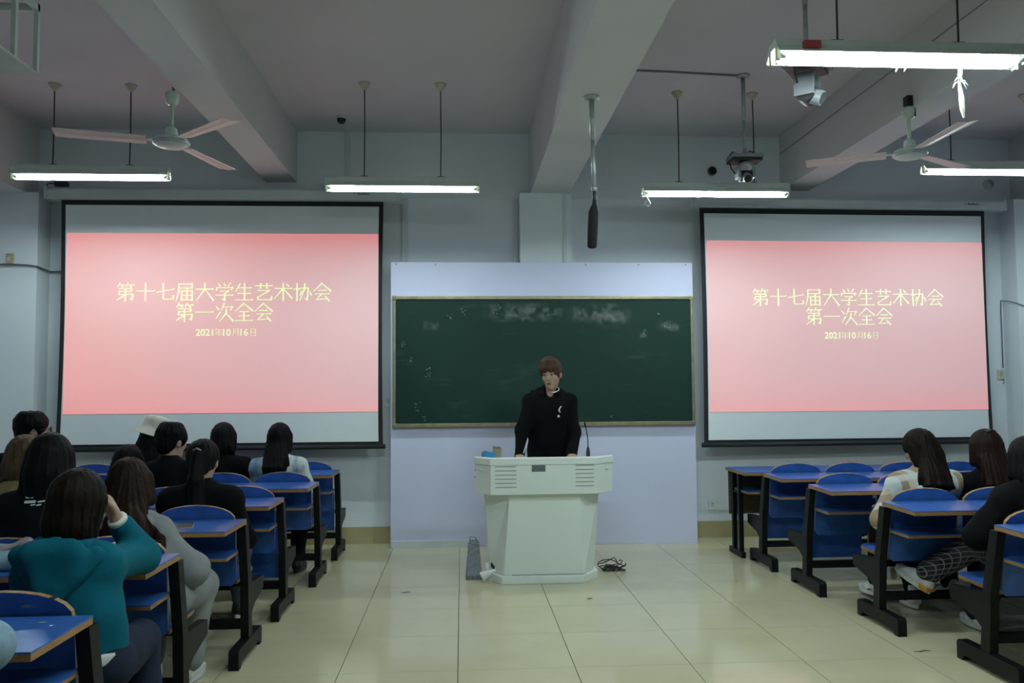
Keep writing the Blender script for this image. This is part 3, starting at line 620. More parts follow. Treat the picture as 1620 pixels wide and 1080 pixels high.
def ptz(x, y, zt, zc, yaw, tilt, label, s=1.0, flange=True):
    r = empty('ptz_camera', (x, y, zc)); r.rotation_euler = (0, 0, yaw); tag(r, label, 'camera', 'pan and tilt cameras on poles'); H = zt-zc
    if flange: MB().lathe([(0.025, H-0.022), (0.052, H-0.012), (0.055, H)], n=24).build('flange', 'galv', r, smooth=True)
    MB().tube([(0, 0, H-0.01), (0, 0, H*0.45)], 0.0165, 14).build('pole', 'galv', r, smooth=True)
    MB().tube([(0, 0, H*0.47), (0, 0, 0.02)], 0.0125, 14).build('inner_pole', 'galv', r, smooth=True)
    MB().box(-0.125*s, 0.125*s, -0.09*s, 0.09*s, -0.012, 0.016).build('shelf_plate', 'greypl', r, bevel=0.003)
    MB().box(-0.12*s, 0.12*s, -0.07*s, 0.09*s, -0.034, -0.012).build('base', 'blackpl', r, bevel=0.004)
    # yoke: an upside-down U, lens drum hanging inside
    mb = MB(); yo = []
    for k in range(13): a = math.pi*k/12; yo.append((0.068*s*math.cos(a), -0.10*s+0.062*s*math.sin(a)))
    yi = []
    for k in range(13): a = math.pi*k/12; yi.append((0.046*s*math.cos(a), -0.10*s+0.042*s*math.sin(a)))
    pts = [(0.068*s, -0.165*s)]+yo+[(-0.068*s, -0.165*s), (-0.046*s, -0.165*s)]+yi[::-1]+[(0.046*s, -0.165*s)]
    yk = MB(); n = len(pts); half = (n)//2
    for k in range(len(yo)+1):
        pass
    o_ = [(0.068*s, -0.165*s)]+yo+[(-0.068*s, -0.165*s)]; i_ = [(0.046*s, -0.165*s)]+yi+[(-0.046*s, -0.165*s)]
    for (p, q) in zip(o_, i_): yk.v += [(p[0], -0.045*s, p[1]), (q[0], -0.045*s, q[1]), (q[0], 0.045*s, q[1]), (p[0], 0.045*s, p[1])]
    for k in range(len(o_)-1):
        for i in range(4): j = (i+1) % 4; yk.f.append((4*k+i, 4*k+4+i, 4*k+4+j, 4*k+j)); yk.mi.append(0)
    e = 4*(len(o_)-1); yk.f += [(0, 1, 2, 3), (e+3, e+2, e+1, e)]; yk.mi += [0, 0]
    yk.build('yoke', 'greypl', r, bevel=0.002)
    dr = MB().tube([(-0.045*s, 0, 0), (0.045*s, 0, 0)], 0.045*s, 18); m = MB().tube([(0, -0.02*s, 0), (0, -0.075*s, 0)], [0.038*s, 0.034*s], 18)
    h = dr.build('head', 'blackpl', r, smooth=False, loc=(0, 0, -0.145*s)); h.rotation_euler = (tilt, 0, 0)
    m.build('lens_barrel', 'greypl', h, smooth=False); MB().tube([(0, -0.0752*s, 0), (0, -0.079*s, 0)], 0.028*s, 18).build('lens', 'blackpl', h)
    MB().tube([(-0.02, 0.03, 0.03), (-0.09*s, 0.03, 0.055), (-0.125*s, 0.03, 0.01), (-0.10*s, 0.03, -0.08), (-0.07*s, 0.03, -0.12)], 0.006, 8).build('cable', 'blackpl', r, smooth=True)
    MB().tube([(0.02, 0.03, 0.02), (0.05*s, 0.03, 0.065), (0.09*s, 0.03, 0.05), (0.095*s, 0.03, 0.016)], 0.006, 8).build('cable', 'blackpl', r, smooth=True)
    for q in (-0.045, 0.03): MB().box(q, q+0.04, 0.0, 0.05, 0.016, 0.04).build('connector', 'blackpl', r)
    return r
ptz(2.236, 6.27, 3.90, 3.235, 0.0, 0.5, 'pan-tilt camera on a long pole in front of the right beam', 1.0)
ptz(1.87, 4.25, 3.90, 3.17, 0.9, 0.45, 'pan-tilt camera on a pole behind the near twin-tube lamp', 1.15)
cd = MB().tube([(1.02, 6.17, ZC-0.008), (1.6, 6.20, ZC-0.008), (2.20, 6.26, ZC-0.008)], 0.008, 6).build('ceiling_conduit', 'greypl'); tag(cd, 'thin conduit on the ceiling leading to the far pan-tilt camera', 'conduit')
cd2 = MB().tube([(2.75, 3.4, ZC-0.006), (2.9, 3.9, ZC-0.006), (3.12, 4.5, ZC-0.006)], 0.003, 6).build('ceiling_wire', 'greypl'); tag(cd2, 'thin wire running along the ceiling above the near lamp', 'wire')
cd3 = MB().tube([(3.136, 3.6, 3.72), (3.134, 7.8, 3.72)], 0.0035, 6).build('beam_wire', 'greypl'); tag(cd3, 'dark wire running along the side of the right beam', 'wire')
dm = empty('dome_camera', (-1.08, 7.38, 3.90)); tag(dm, 'small black dome camera on the ceiling above left screen', 'camera')
MB().lathe([(0.042, -0.022), (0.048, -0.012), (0.048, 0.0)], n=24).build('base', 'housing', dm, smooth=True)
MB().lathe([(0.003, -0.070), (0.022, -0.064), (0.036, -0.048), (0.040, -0.022)], n=24).build('dome', 'blackpl', dm, smooth=True)
t1 = box(-1.10, -1.06, 7.80, 7.83, 3.275, 3.90).build('wall_trunking', 'trunk'); tag(t1, 'thin cable trunking on the upper wall below the dome camera', 'trunking')
t2 = box(-0.565, -0.510, 7.80, 7.83, 2.62, 3.255).build('wall_trunking', 'trunk'); tag(t2, 'narrow cable trunking running down the wall beside left screen', 'trunking')
t3 = box(0.955, 0.985, 7.605, 7.62, 2.6, 3.26).build('wall_trunking', 'trunk'); tag(t3, 'narrow cable trunking on the column above the chalkboard panel', 'trunking')
t4 = box(0.505, 0.535, 7.80, 7.83, 2.4, 3.25).build('wall_trunking', 'trunk'); tag(t4, 'narrow cable trunking on the wall left of the middle column', 'trunking')
for (x, z, r_, m, nm) in ((2.458, 3.549, 0.046, 'greypl', 'round dark speaker disc high on the wall left of the right beam'), (5.273, 3.439, 0.05, 'plinth', 'round pale disc high on the wall above the right screen corner')):
    o = empty('wall_disc', (x, 7.83, z)); tag(o, nm, 'wall fitting'); o.rotation_euler = (math.pi/2, 0, 0)
    MB().lathe([(r_, 0.0), (r_, 0.02), (r_*0.9, 0.028)], n=28).build('rim', m, o, smooth=True); MB().lathe([(r_*0.85, 0.0281), (r_*0.4, 0.022), (r_*0.1, 0.03)], n=28).build('grille', 'blackpl' if m == 'greypl' else m, o, smooth=True)
# projector cage at the upper left
cg = empty('projector_cage', (-2.50, 4.02, 3.06)); tag(cg, 'green-grey metal hanging cage cut by the upper left corner', 'cage')
MB().box(-0.32, 0.32, -0.30, 0.28, 0.0, 0.012).build('bottom_plate', 'fixture', cg)
for (x0, x1, y0, y1) in ((-0.32, 0.32, 0.262, 0.28), (-0.32, 0.32, -0.30, -0.282), (-0.32, -0.302, -0.30, 0.28), (0.302, 0.32, -0.30, 0.28)): MB().box(x0, x1, y0, y1, 0.335, 0.375).build('top_bar', 'fixture', cg)
for px in (-0.311, 0.311):
    for py in (-0.291, 0.271): MB().box(px-0.011, px+0.011, py-0.011, py+0.011, 0.012, 0.335).build('upright', 'fixture', cg)
for py in (0.08, -0.14): MB().box(0.290, 0.312, py-0.012, py+0.012, 0.012, 0.84).build('hanger', 'fixture', cg)
for px in (-0.30,): MB().box(px-0.011, px+0.011, 0.0, 0.024, 0.012, 0.84).build('hanger', 'fixture', cg)
MB().lathe([(0.02, -0.03), (0.02, 0.0)], 0.14, 0.21, 12).build('bolt', 'blackpl', cg)
# wall sockets, switch boxes, wires
sw = empty('switch_box', (-4.05, 7.60, 2.63)); tag(sw, 'tarnished switch box with wire high on the left column', 'switch')
MB().box(-0.028, 0.028, -0.03, 0.0, -0.045, 0.045).build('box', 'tan', sw, bevel=0.004); MB().box(-0.012, 0.012, -0.036, -0.03, -0.02, 0.015).build('switch_key', 'canopy', sw)
wl = MB().tube([(-4.34, 7.585, 2.60), (-4.2, 7.58, 2.575), (-4.05, 7.575, 2.578), (-3.9, 7.585, 2.572), (-3.81, 7.59, 2.56), (-3.806, 7.7, 2.55), (-3.806, 7.815, 2.545), (-3.70, 7.82, 2.545), (-3.58, 7.82, 2.545)], 0.008, 6).build('wall_wire', 'wire', smooth=True); tag(wl, 'grey wire running across the left column under the switch box', 'wire')
ad = empty('power_adapter', (-3.63, 7.62, 3.31)); tag(ad, 'black power adapter lying on the left screen housing', 'adapter')
MB().box(-0.055, 0.055, -0.03, 0.03, -0.015, 0.03).build('brick', 'blackpl', ad, bevel=0.004); MB().tube([(-0.055, 0, 0.01), (-0.09, 0, 0.018), (-0.125, 0, 0.012), (-0.14, 0, -0.02), (-0.13, 0.02, -0.04)], 0.006, 8).build('lead', 'blackpl', ad, smooth=True)
def socket(x, y, z, w, h, m, nm, wire=None, name='wall_socket'):
    o = empty(name, (x, y, z)); tag(o, nm, 'socket')
    MB().box(-w/2, w/2, -0.012, 0.0, -h/2, h/2).build('plate', m, o, bevel=0.003)
    for dx in (-0.008, 0.008): MB().box(dx-0.002, dx+0.002, -0.0135, -0.012, -0.012, 0.006).build('slot', 'slot', o)
    MB().box(-0.01, 0.01, -0.0135, -0.012, 0.014, 0.020).build('slot', 'slot', o)
    if wire: MB().tube(wire, 0.004, 6).build('lead', 'wire', o, smooth=True)
socket(2.393, 7.83, 0.302, 0.086, 0.086, 'outlet', 'white wall socket low on the wall below right screen')
socket(5.320, 7.83, 1.535, 0.075, 0.095, 'canopy', 'yellowed wall socket at the right end of the right screen', [(0.025, -0.006, -0.04), (0.03, -0.006, -0.075), (0.022, -0.006, -0.09)])
socket(-0.697, 7.83, 1.313, 0.05, 0.09, 'outlet', 'white wall socket beside left screen near chalkboard')
socket(2.215, 7.83, 1.29, 0.05, 0.09, 'outlet', 'white wall socket beside right screen near chalkboard')
wr = MB().tube([(5.345, 7.822, 1.60), (5.345, 7.82, 2.2), (5.345, 7.815, 2.27), (5.352, 7.7, 2.25), (5.352, 7.59, 2.22), (5.45, 7.59, 2.185), (5.60, 7.59, 2.18), (5.9, 7.59, 2.2)], 0.005, 6).build('wall_wire', 'wire', smooth=True); tag(wr, 'thin wire sagging across the right column to the yellowed socket', 'wire')
# phone on the third row
ph = empty('phone', (-1.42, 4.36, DT), 0.25); tag(ph, 'phone in a dark case lying on a blue desk', 'phone')
MB().box(-0.042, 0.042, -0.075, 0.075, 0.0, 0.007).build('case', 'kraft', ph, bevel=0.003); MB().box(-0.038, 0.038, -0.071, 0.071, 0.007, 0.009).build('glass', 'blackpl', ph, bevel=0.001)

# scuffs and chips on the nearest left row
A_ = rowsL[0]
for (x_, z_, w_, h_) in ((-0.20, 0.775, 0.022, 0.005), (-0.12, 0.80, 0.014, 0.006), (-0.33, 0.79, 0.016, 0.004)):
    MB().prism([(x_-w_, z_), (x_, z_-h_), (x_+w_, z_), (x_, z_+h_)], 'y', 0, 0.001).build('scuff', 'slot', A_, loc=(0, 0.268-0.149*z_-0.004, 0))
for (x_, y_, w_, m_) in ((-0.30, 0.05, 0.02, 'slot'), (-0.16, -0.06, 0.010, 'slot'), (-0.08, 0.05, 0.005, 'paper'), (-0.20, -0.10, 0.005, 'paper'), (-0.12, 0.08, 0.014, 'chalk')):
    MB().prism([(x_-w_, y_), (x_, y_-0.006), (x_+w_, y_+0.004), (x_, y_+0.008)], 'z', 0, 0.0008).build('scuff', m_, A_, loc=(0, 0, DT-0.003+0.014*(y_+0.165)/0.307+0.0004))

# ------------------------------------------------------------------ people: smooth implicit surfaces meshed with surface nets
V = lambda *a: np.array(a, dtype=np.float32)
class Field:
    def __init__(self, lo, hi, h):
        self.lo = np.array(lo, np.float32); self.h = h
        self.n = np.ceil((np.array(hi)-self.lo)/h).astype(int)+1
        self.D = np.full(self.n, 1.0, np.float32)
        self.ax = [self.lo[i]+h*np.arange(self.n[i], dtype=np.float32) for i in range(3)]
    def _sl(self, lo, hi):
        a = np.clip(np.floor((np.array(lo)-self.lo)/self.h).astype(int), 0, self.n-1); b = np.clip(np.ceil((np.array(hi)-self.lo)/self.h).astype(int)+1, 1, self.n)
        if np.any(b <= a): return None
        return tuple(slice(int(a[i]), int(b[i])) for i in range(3))
    def _P(self, s):
        return np.stack(np.meshgrid(*[self.ax[i][s[i]] for i in range(3)], indexing='ij'), -1)
    def _op(self, lo, hi, fn, k, sub=False):
        s = self._sl(lo, hi)
        if s is None: return self
        d = fn(self._P(s)); D = self.D[s]
        if sub:
            d = -d; hh = np.clip(0.5-0.5*(D-d)/k, 0, 1); self.D[s] = D*(1-hh)+d*hh+k*hh*(1-hh)
        else:
            hh = np.clip(0.5+0.5*(D-d)/k, 0, 1); self.D[s] = D*(1-hh)+d*hh-k*hh*(1-hh)
        return self
    def cap(self, a, b, ra, rb=None, sq=None, k=0.03, sub=False):
        a = V(*a); b = V(*b); rb = ra if rb is None else rb; m = max(ra, rb)*(max(1, sq[1]) if sq else 1)+k+2*self.h
        lo = np.minimum(a, b)-m; hi = np.maximum(a, b)+m
        def fn(P):
            q = P-a; ba = b-a
            if sq:
                ax = V(*sq[0]); ax = ax/np.linalg.norm(ax); g = 1/sq[1]-1
                q = q+(q@ax)[..., None]*ax*g; ba = ba+(ba@ax)*ax*g
            L = float(ba@ba)+1e-9; t = np.clip((q@ba)/L, 0, 1)
            d = np.linalg.norm(q-t[..., None]*ba, axis=-1)-(ra+(rb-ra)*t)
            return d*(min(1, sq[1]) if sq else 1)
        return self._op(lo, hi, fn, k, sub)
    def ell(self, c, r, R=None, k=0.03, sub=False):
        c = V(*c); r = V(*r); m = float(r.max())+k+2*self.h
        def fn(P):
            q = P-c
            if R is not None: q = q@R
            k0 = np.linalg.norm(q/r, axis=-1); k1 = np.linalg.norm(q/(r*r), axis=-1)+1e-6
            return k0*(k0-1)/k1
        return self._op(c-m, c+m, fn, k, sub)
    def disp(self, fn):
        m = np.abs(self.D) < 0.035; idx = np.argwhere(m)
        if len(idx): self.D[m] += fn(self.lo+idx*self.h).astype(np.float32)
        return self
    def below(self, z, k=0.004):       # keep what is above z
        d = z-self.ax[2][None, None, :]; self.D = np.maximum(self.D, d); return self
    def above(self, z):
        self.D = np.maximum(self.D, self.ax[2][None, None, :]-z); return self
    def keep(self, mask_fn):           # intersect with a half-space style field
        s = tuple(slice(0, n) for n in self.n); self.D = np.maximum(self.D, mask_fn(self._P(s)).astype(np.float32)); return self
    def mesh(self):
        D = self.D; D[0] = D[-1] = 1; D[:, 0] = D[:, -1] = 1; D[:, :, 0] = D[:, :, -1] = 1
        ins = D < 0
        cnt = np.zeros(np.array(D.shape)-1, np.int8)
        offs = [(i, j, k) for i in (0, 1) for j in (0, 1) for k in (0, 1)]
        S = lambda A, o: A[o[0]:A.shape[0]-1+o[0], o[1]:A.shape[1]-1+o[1], o[2]:A.shape[2]-1+o[2]]
        for o in offs: cnt += S(ins, o)
        act = (cnt > 0) & (cnt < 8); cells = np.argwhere(act)
        ids = np.full(act.shape, -1, np.int64); ids[act] = np.arange(len(cells))
        vals = np.stack([S(D, o)[act] for o in offs], 1); acc = np.zeros((len(cells), 3)); num = np.zeros(len(cells))
        for a in range(8):
            for b in range(a+1, 8):
                oa, ob = np.array(offs[a]), np.array(offs[b])
                if np.abs(oa-ob).sum() != 1: continue
                va, vb = vals[:, a], vals[:, b]; m = (va < 0) != (vb < 0)
                t = np.where(m, va/np.where(m, va-vb, 1), 0)
                acc += np.where(m[:, None], oa+(ob-oa)*t[:, None], 0); num += m
        verts = self.lo+(cells+acc/num[:, None])*self.h
        faces = []
        for ax in range(3):
            u, w = (ax+1) % 3, (ax+2) % 3
            A = np.take(ins, range(0, ins.shape[ax]-1), ax); B = np.take(ins, range(1, ins.shape[ax]), ax)
            e = np.argwhere(A != B); e = e[(e[:, u] > 0) & (e[:, w] > 0) & (e[:, u] < ids.shape[u]) & (e[:, w] < ids.shape[w])]
            if not len(e): continue
            def cell(du, dw): c = e.copy(); c[:, u] += du; c[:, w] += dw; return ids[c[:, 0], c[:, 1], c[:, 2]]
            q = np.stack([cell(-1, -1), cell(0, -1), cell(0, 0), cell(-1, 0)], 1)
            fl_ = ~A[e[:, 0], e[:, 1], e[:, 2]]; q[fl_] = q[fl_][:, ::-1]
            faces.append(q)
        return verts, np.concatenate(faces)
    def build(self, name, material, parent=None, relax=1):
        v, f = self.mesh()
        for _ in range(relax):
            acc = np.zeros_like(v); n = np.zeros(len(v))
            for i in range(4):
                np.add.at(acc, f[:, i], v[f[:, (i+1) % 4]]+v[f[:, i-1]]); np.add.at(n, f[:, i], 2)
            v = 0.5*v+0.5*acc/n[:, None]
        me = bpy.data.meshes.new(name); me.vertices.add(len(v)); me.vertices.foreach_set('co', v.astype(np.float32).ravel())
        me.loops.add(f.size); me.loops.foreach_set('vertex_index', f.astype(np.int32).ravel())
        me.polygons.add(len(f)); me.polygons.foreach_set('loop_start', np.arange(0, f.size, 4, dtype=np.int32))
        me.polygons.foreach_set('use_smooth', np.ones(len(f), bool)); me.update(calc_edges=True)
        me.materials.append(M[material] if isinstance(material, str) else material)
        o = bpy.data.objects.new(name, me); C.objects.link(o); o.parent = parent
        return o

def folds(amp, s1=26.0, s2=17.0, seed=0.0):
    def fn(p):
        x, y, z = p[:, 0]+seed, p[:, 1]+0.7*seed, p[:, 2]
        w = np.sin(z*s2+2.2*np.sin(x*9+seed))+0.6*np.sin((x*0.8+y+z*0.5)*s1+1.7*np.sin(z*11+seed))+0.4*np.sin((y-x)*s1*1.4+2*np.sin(z*19))
        return amp*w
    return fn
def strands(c, amp, fr=38.0, seed=0.0):
    def fn(p):
        a = np.arctan2(p[:, 0]-c[0], p[:, 1]-c[1]); z = p[:, 2]
        return amp*(np.sin(a*fr+2.0*np.sin(z*13+seed))+0.6*np.sin(a*fr*0.47+1.6*np.sin(z*8+seed*2))+0.5*np.sin(a*fr*2.1+z*25))
    return fn
def rot3(yaw=0.0, pitch=0.0, roll=0.0):
    # yaw > 0 turns towards +x (own right), pitch > 0 looks down, roll > 0 tilts towards +x; columns are head axes
    return np.array((Matrix.Rotation(-yaw, 3, 'Z') @ Matrix.Rotation(-pitch, 3, 'X') @ Matrix.Rotation(roll, 3, 'Y')), np.float32)
def fabric(name, col, rough=0.9, var=0.10, sheen=0.0): return mat(name, col, rough, var=var, scale=14, bump=0.25, bscale=260, spec=0.12, sheen=sheen)
def hairmat(name, dark, light):
    t = NT(name); v = t.coord('Object', (40, 40, 2.5)); nz = t.noise(v, 1.6, 4, 0.6)
    t.l(t.mix(t.ramp(nz, 0.3, 0.75), dark, light), t.b.inputs['Base Color']); t.b.inputs['Roughness'].default_value = 0.6
    t.b.inputs['Specular IOR Level'].default_value = 0.10; t.bump(nz, 0.35, 0.004); return t.m
M['skin'] = mat('skin', (0.40, 0.26, 0.185), 0.55, var=0.06, scale=20)
M['hblack'] = hairmat('black_hair', (0.0022, 0.0022, 0.0028), (0.0065, 0.006, 0.0065))
M['hdark'] = hairmat('dark_brown_hair', (0.004, 0.0026, 0.0022), (0.012, 0.0072, 0.0055))
M['hbrown'] = hairmat('reddish_brown_hair', (0.008, 0.0035, 0.0025), (0.024, 0.010, 0.006))
M['hblond'] = hairmat('dyed_light_brown_hair', (0.05, 0.034, 0.017), (0.13, 0.09, 0.048))
M['hfront'] = hairmat('light_brown_fringe_hair', (0.030, 0.017, 0.010), (0.10, 0.062, 0.036))
M['black_cloth'] = fabric('black_cloth', (0.0032, 0.0032, 0.0042))
M['navy_cloth'] = fabric('navy_black_cloth', (0.0035, 0.005, 0.009))
M['teal'] = fabric('teal_fleece', (0.003, 0.092, 0.130), var=0.08)
M['greyfl'] = fabric('light_grey_fleece', (0.22, 0.235, 0.24))
M['tanfab'] = fabric('tan_canvas', (0.26, 0.205, 0.10))
M['denim'] = fabric('light_denim', (0.20, 0.30, 0.38), var=0.2)
M['jeans'] = fabric('dark_jeans', (0.016, 0.022, 0.042), var=0.25)
M['greyjeans'] = fabric('grey_jeans', (0.10, 0.125, 0.15), var=0.2)
M['whitefab'] = fabric('white_cloth', (0.66, 0.68, 0.64))
M['hatfab'] = fabric('cream_cotton', (0.55, 0.53, 0.46))
M['lip'] = mat('lips', (0.24, 0.085, 0.075), 0.5)
M['mouth'] = mat('mouth_inside', (0.03, 0.010, 0.010), 0.6)
M['eyew'] = mat('eye_white', (0.45, 0.42, 0.40), 0.3)
M['iris'] = mat('iris', (0.010, 0.007, 0.006), 0.2)
M['shoew'] = mat('white_shoe', (0.62, 0.66, 0.65), 0.5, var=0.1)
M['shoeb'] = mat('black_shoe', (0.012, 0.012, 0.014), 0.5)
M['orange'] = mat('orange_rubber', (0.62, 0.27, 0.03), 0.5)
M['redst'] = mat('red_stripe', (0.40, 0.03, 0.06), 0.5)
def plaid(name, base, c1, c2, c3, f1, f2, w1=0.42, w2=0.12):
    t = NT(name); tc = t.n('ShaderNodeTexCoord'); s = t.n('ShaderNodeSeparateXYZ')
    mp = t.n('ShaderNodeMapping'); mp.inputs['Rotation'].default_value = (0.2, 0.15, 0.25); t.l(tc.outputs['Object'], mp.inputs[0]); t.l(mp.outputs[0], s.inputs[0])
    yx = t.math('ADD', s.outputs[0], t.math('MULTIPLY', s.outputs[1], 0.8))
    def band(v, f, w, ph=0.0): return t.math('LESS_THAN', t.math('FRACT', t.math('MULTIPLY_ADD', v, f, 10+ph)), w)
    c = t.mix(t.math('MULTIPLY', band(yx, f1, w1), 0.75), base, c1)
    c = t.mix(t.math('MULTIPLY', band(s.outputs[2], f1, w1), 0.6), c, c1)
    c = t.mix(t.math('MULTIPLY', band(yx, f2, w2, 0.3), 0.7), c, c2); c = t.mix(t.math('MULTIPLY', band(s.outputs[2], f2, w2, 0.2), 0.7), c, c3)
    t.l(c, t.b.inputs['Base Color']); t.b.inputs['Roughness'].default_value = 0.85; t.b.inputs['Specular IOR Level'].default_value = 0.2
    return t.m
M['plaid_cream'] = plaid('cream_brown_plaid', (0.52, 0.47, 0.38), (0.27, 0.18, 0.10), (0.50, 0.60, 0.64), (0.60, 0.64, 0.62), 7.0, 7.0, 0.36, 0.28)
M['plaid_black'] = plaid('black_white_plaid', (0.012, 0.014, 0.018), (0.03, 0.035, 0.04), (0.20, 0.21, 0.22), (0.20, 0.21, 0.22), 11.0, 37.0, 0.4, 0.18)
def blotch():
    t = NT('white_blue_print'); v = t.coord('Object', (1, 1, 0.5)); n1 = t.noise(v, 9, 3)
    c = t.mix(t.ramp(n1, 0.48, 0.60), (0.50, 0.58, 0.58), (0.13, 0.24, 0.36)); t.l(c, t.b.inputs['Base Color']); t.b.inputs['Roughness'].default_value = 0.8; return t.m
M['blotch'] = blotch()

def shoe(parent, ankle, yaw, pitch, upper='shoew', sole='shoew', patch=None, s=1.0, stripe=None):
    """one sneaker as a child of the person; built around the ankle, toe along +y"""
    r = Field((-0.06, -0.09, -0.10), (0.06, 0.22, 0.08), 0.0065)
    r.cap((0, -0.03, -0.045), (0, 0.06, -0.05), 0.036, 0.038, ((1, 0, 0), 0.95), 0.02).cap((0, 0.06, -0.052), (0, 0.155, -0.062), 0.036, 0.028, ((0, 0, 1), 0.8), 0.03).cap((0, -0.03, -0.04), (0, -0.022, 0.03), 0.036, 0.036, None, 0.025)
    r.ell((0, -0.015, 0.062), (0.026, 0.030, 0.03), None, 0.01, True); r.below(-0.085)
    o = r.build('shoe', upper, parent)
    pts = []
    for k in range(20):
        a = 2*math.pi*k/20; y = 0.058+0.128*math.sin(a); w = 0.042 if y > 0.02 else 0.037
        pts.append((w*math.cos(a)*(1.0 if abs(math.sin(a)) < 0.9 else 1.0), y))
    so = MB().prism(pts, 'z', -0.092, -0.066).build('sole', sole, o, bevel=0.004)
    if patch: MB().box(-0.043, 0.043, -0.071, -0.01, -0.080, -0.05).build('heel_patch', patch, o, bevel=0.006)
    if stripe:
        for sx in (-1, 1): MB().tube([(sx*0.034, -0.02, -0.045), (sx*0.0375, 0.03, -0.058), (sx*0.038, 0.07, -0.040)], [0.003, 0.006, 0.003], 6).build('side_stripe', stripe, o)
    for k in range(3): MB().tube([(-0.020, 0.035+0.022*k, -0.010-0.010*k), (0, 0.038+0.022*k, -0.003-0.010*k), (0.020, 0.035+0.022*k, -0.010-0.010*k)], 0.0035, 5).build('lace', 'whitefab', o)
    o.location = ankle; o.rotation_euler = Euler((pitch, 0, yaw)); o.scale = (s, s, s)
    return o

def hand(F, wr, d, up, s=1.0, curl=0.5, side=1):
    """palm and five fingers at wrist wr, pointing along d; up is the back of the hand; side=+1: thumb on the +cross side"""
    d = V(*d); d = d/np.linalg.norm(d); up = V(*up); up = up-d*(up@d); up = up/np.linalg.norm(up); x = np.cross(d, up)*side; wr = V(*wr)
    P = lambda a, b, c: tuple(wr+(x*a+d*b+up*c)*s)
    F.cap(P(-0.018, 0.02, 0), P(-0.022, 0.075, 0), 0.017*s, 0.016*s, None, 0.012).cap(P(0.018, 0.02, 0), P(0.022, 0.075, 0), 0.017*s, 0.016*s, None, 0.012).cap(P(0, 0.0, 0), P(0, 0.07, 0), 0.02*s, 0.017*s, None, 0.012)
    for q, (ox, L) in enumerate(((0.030, 0.070), (0.011, 0.080), (-0.010, 0.074), (-0.030, 0.058))):
        a, b = 0.085, 0.0; ang = 0.15*curl; p0 = P(ox, a, b)
        for seg, fr in enumerate((0.45, 0.30, 0.25)):
            ang += curl*(0.55, 0.75, 0.6)[seg]; a += math.cos(ang)*L*fr; b -= math.sin(ang)*L*fr; p1 = P(ox*(1.0+0.05*seg), a, b)
            F.cap(p0, p1, (0.0092-0.0007*seg)*s, (0.0086-0.0007*seg)*s, None, 0.003); p0 = p1
    F.cap(P(0.026, 0.025, -0.004), P(0.048, 0.055, -0.014), 0.0125*s, 0.0105*s, None, 0.008).cap(P(0.048, 0.055, -0.014), P(0.050, 0.085, -0.024), 0.010*s, 0.0085*s, None, 0.003)

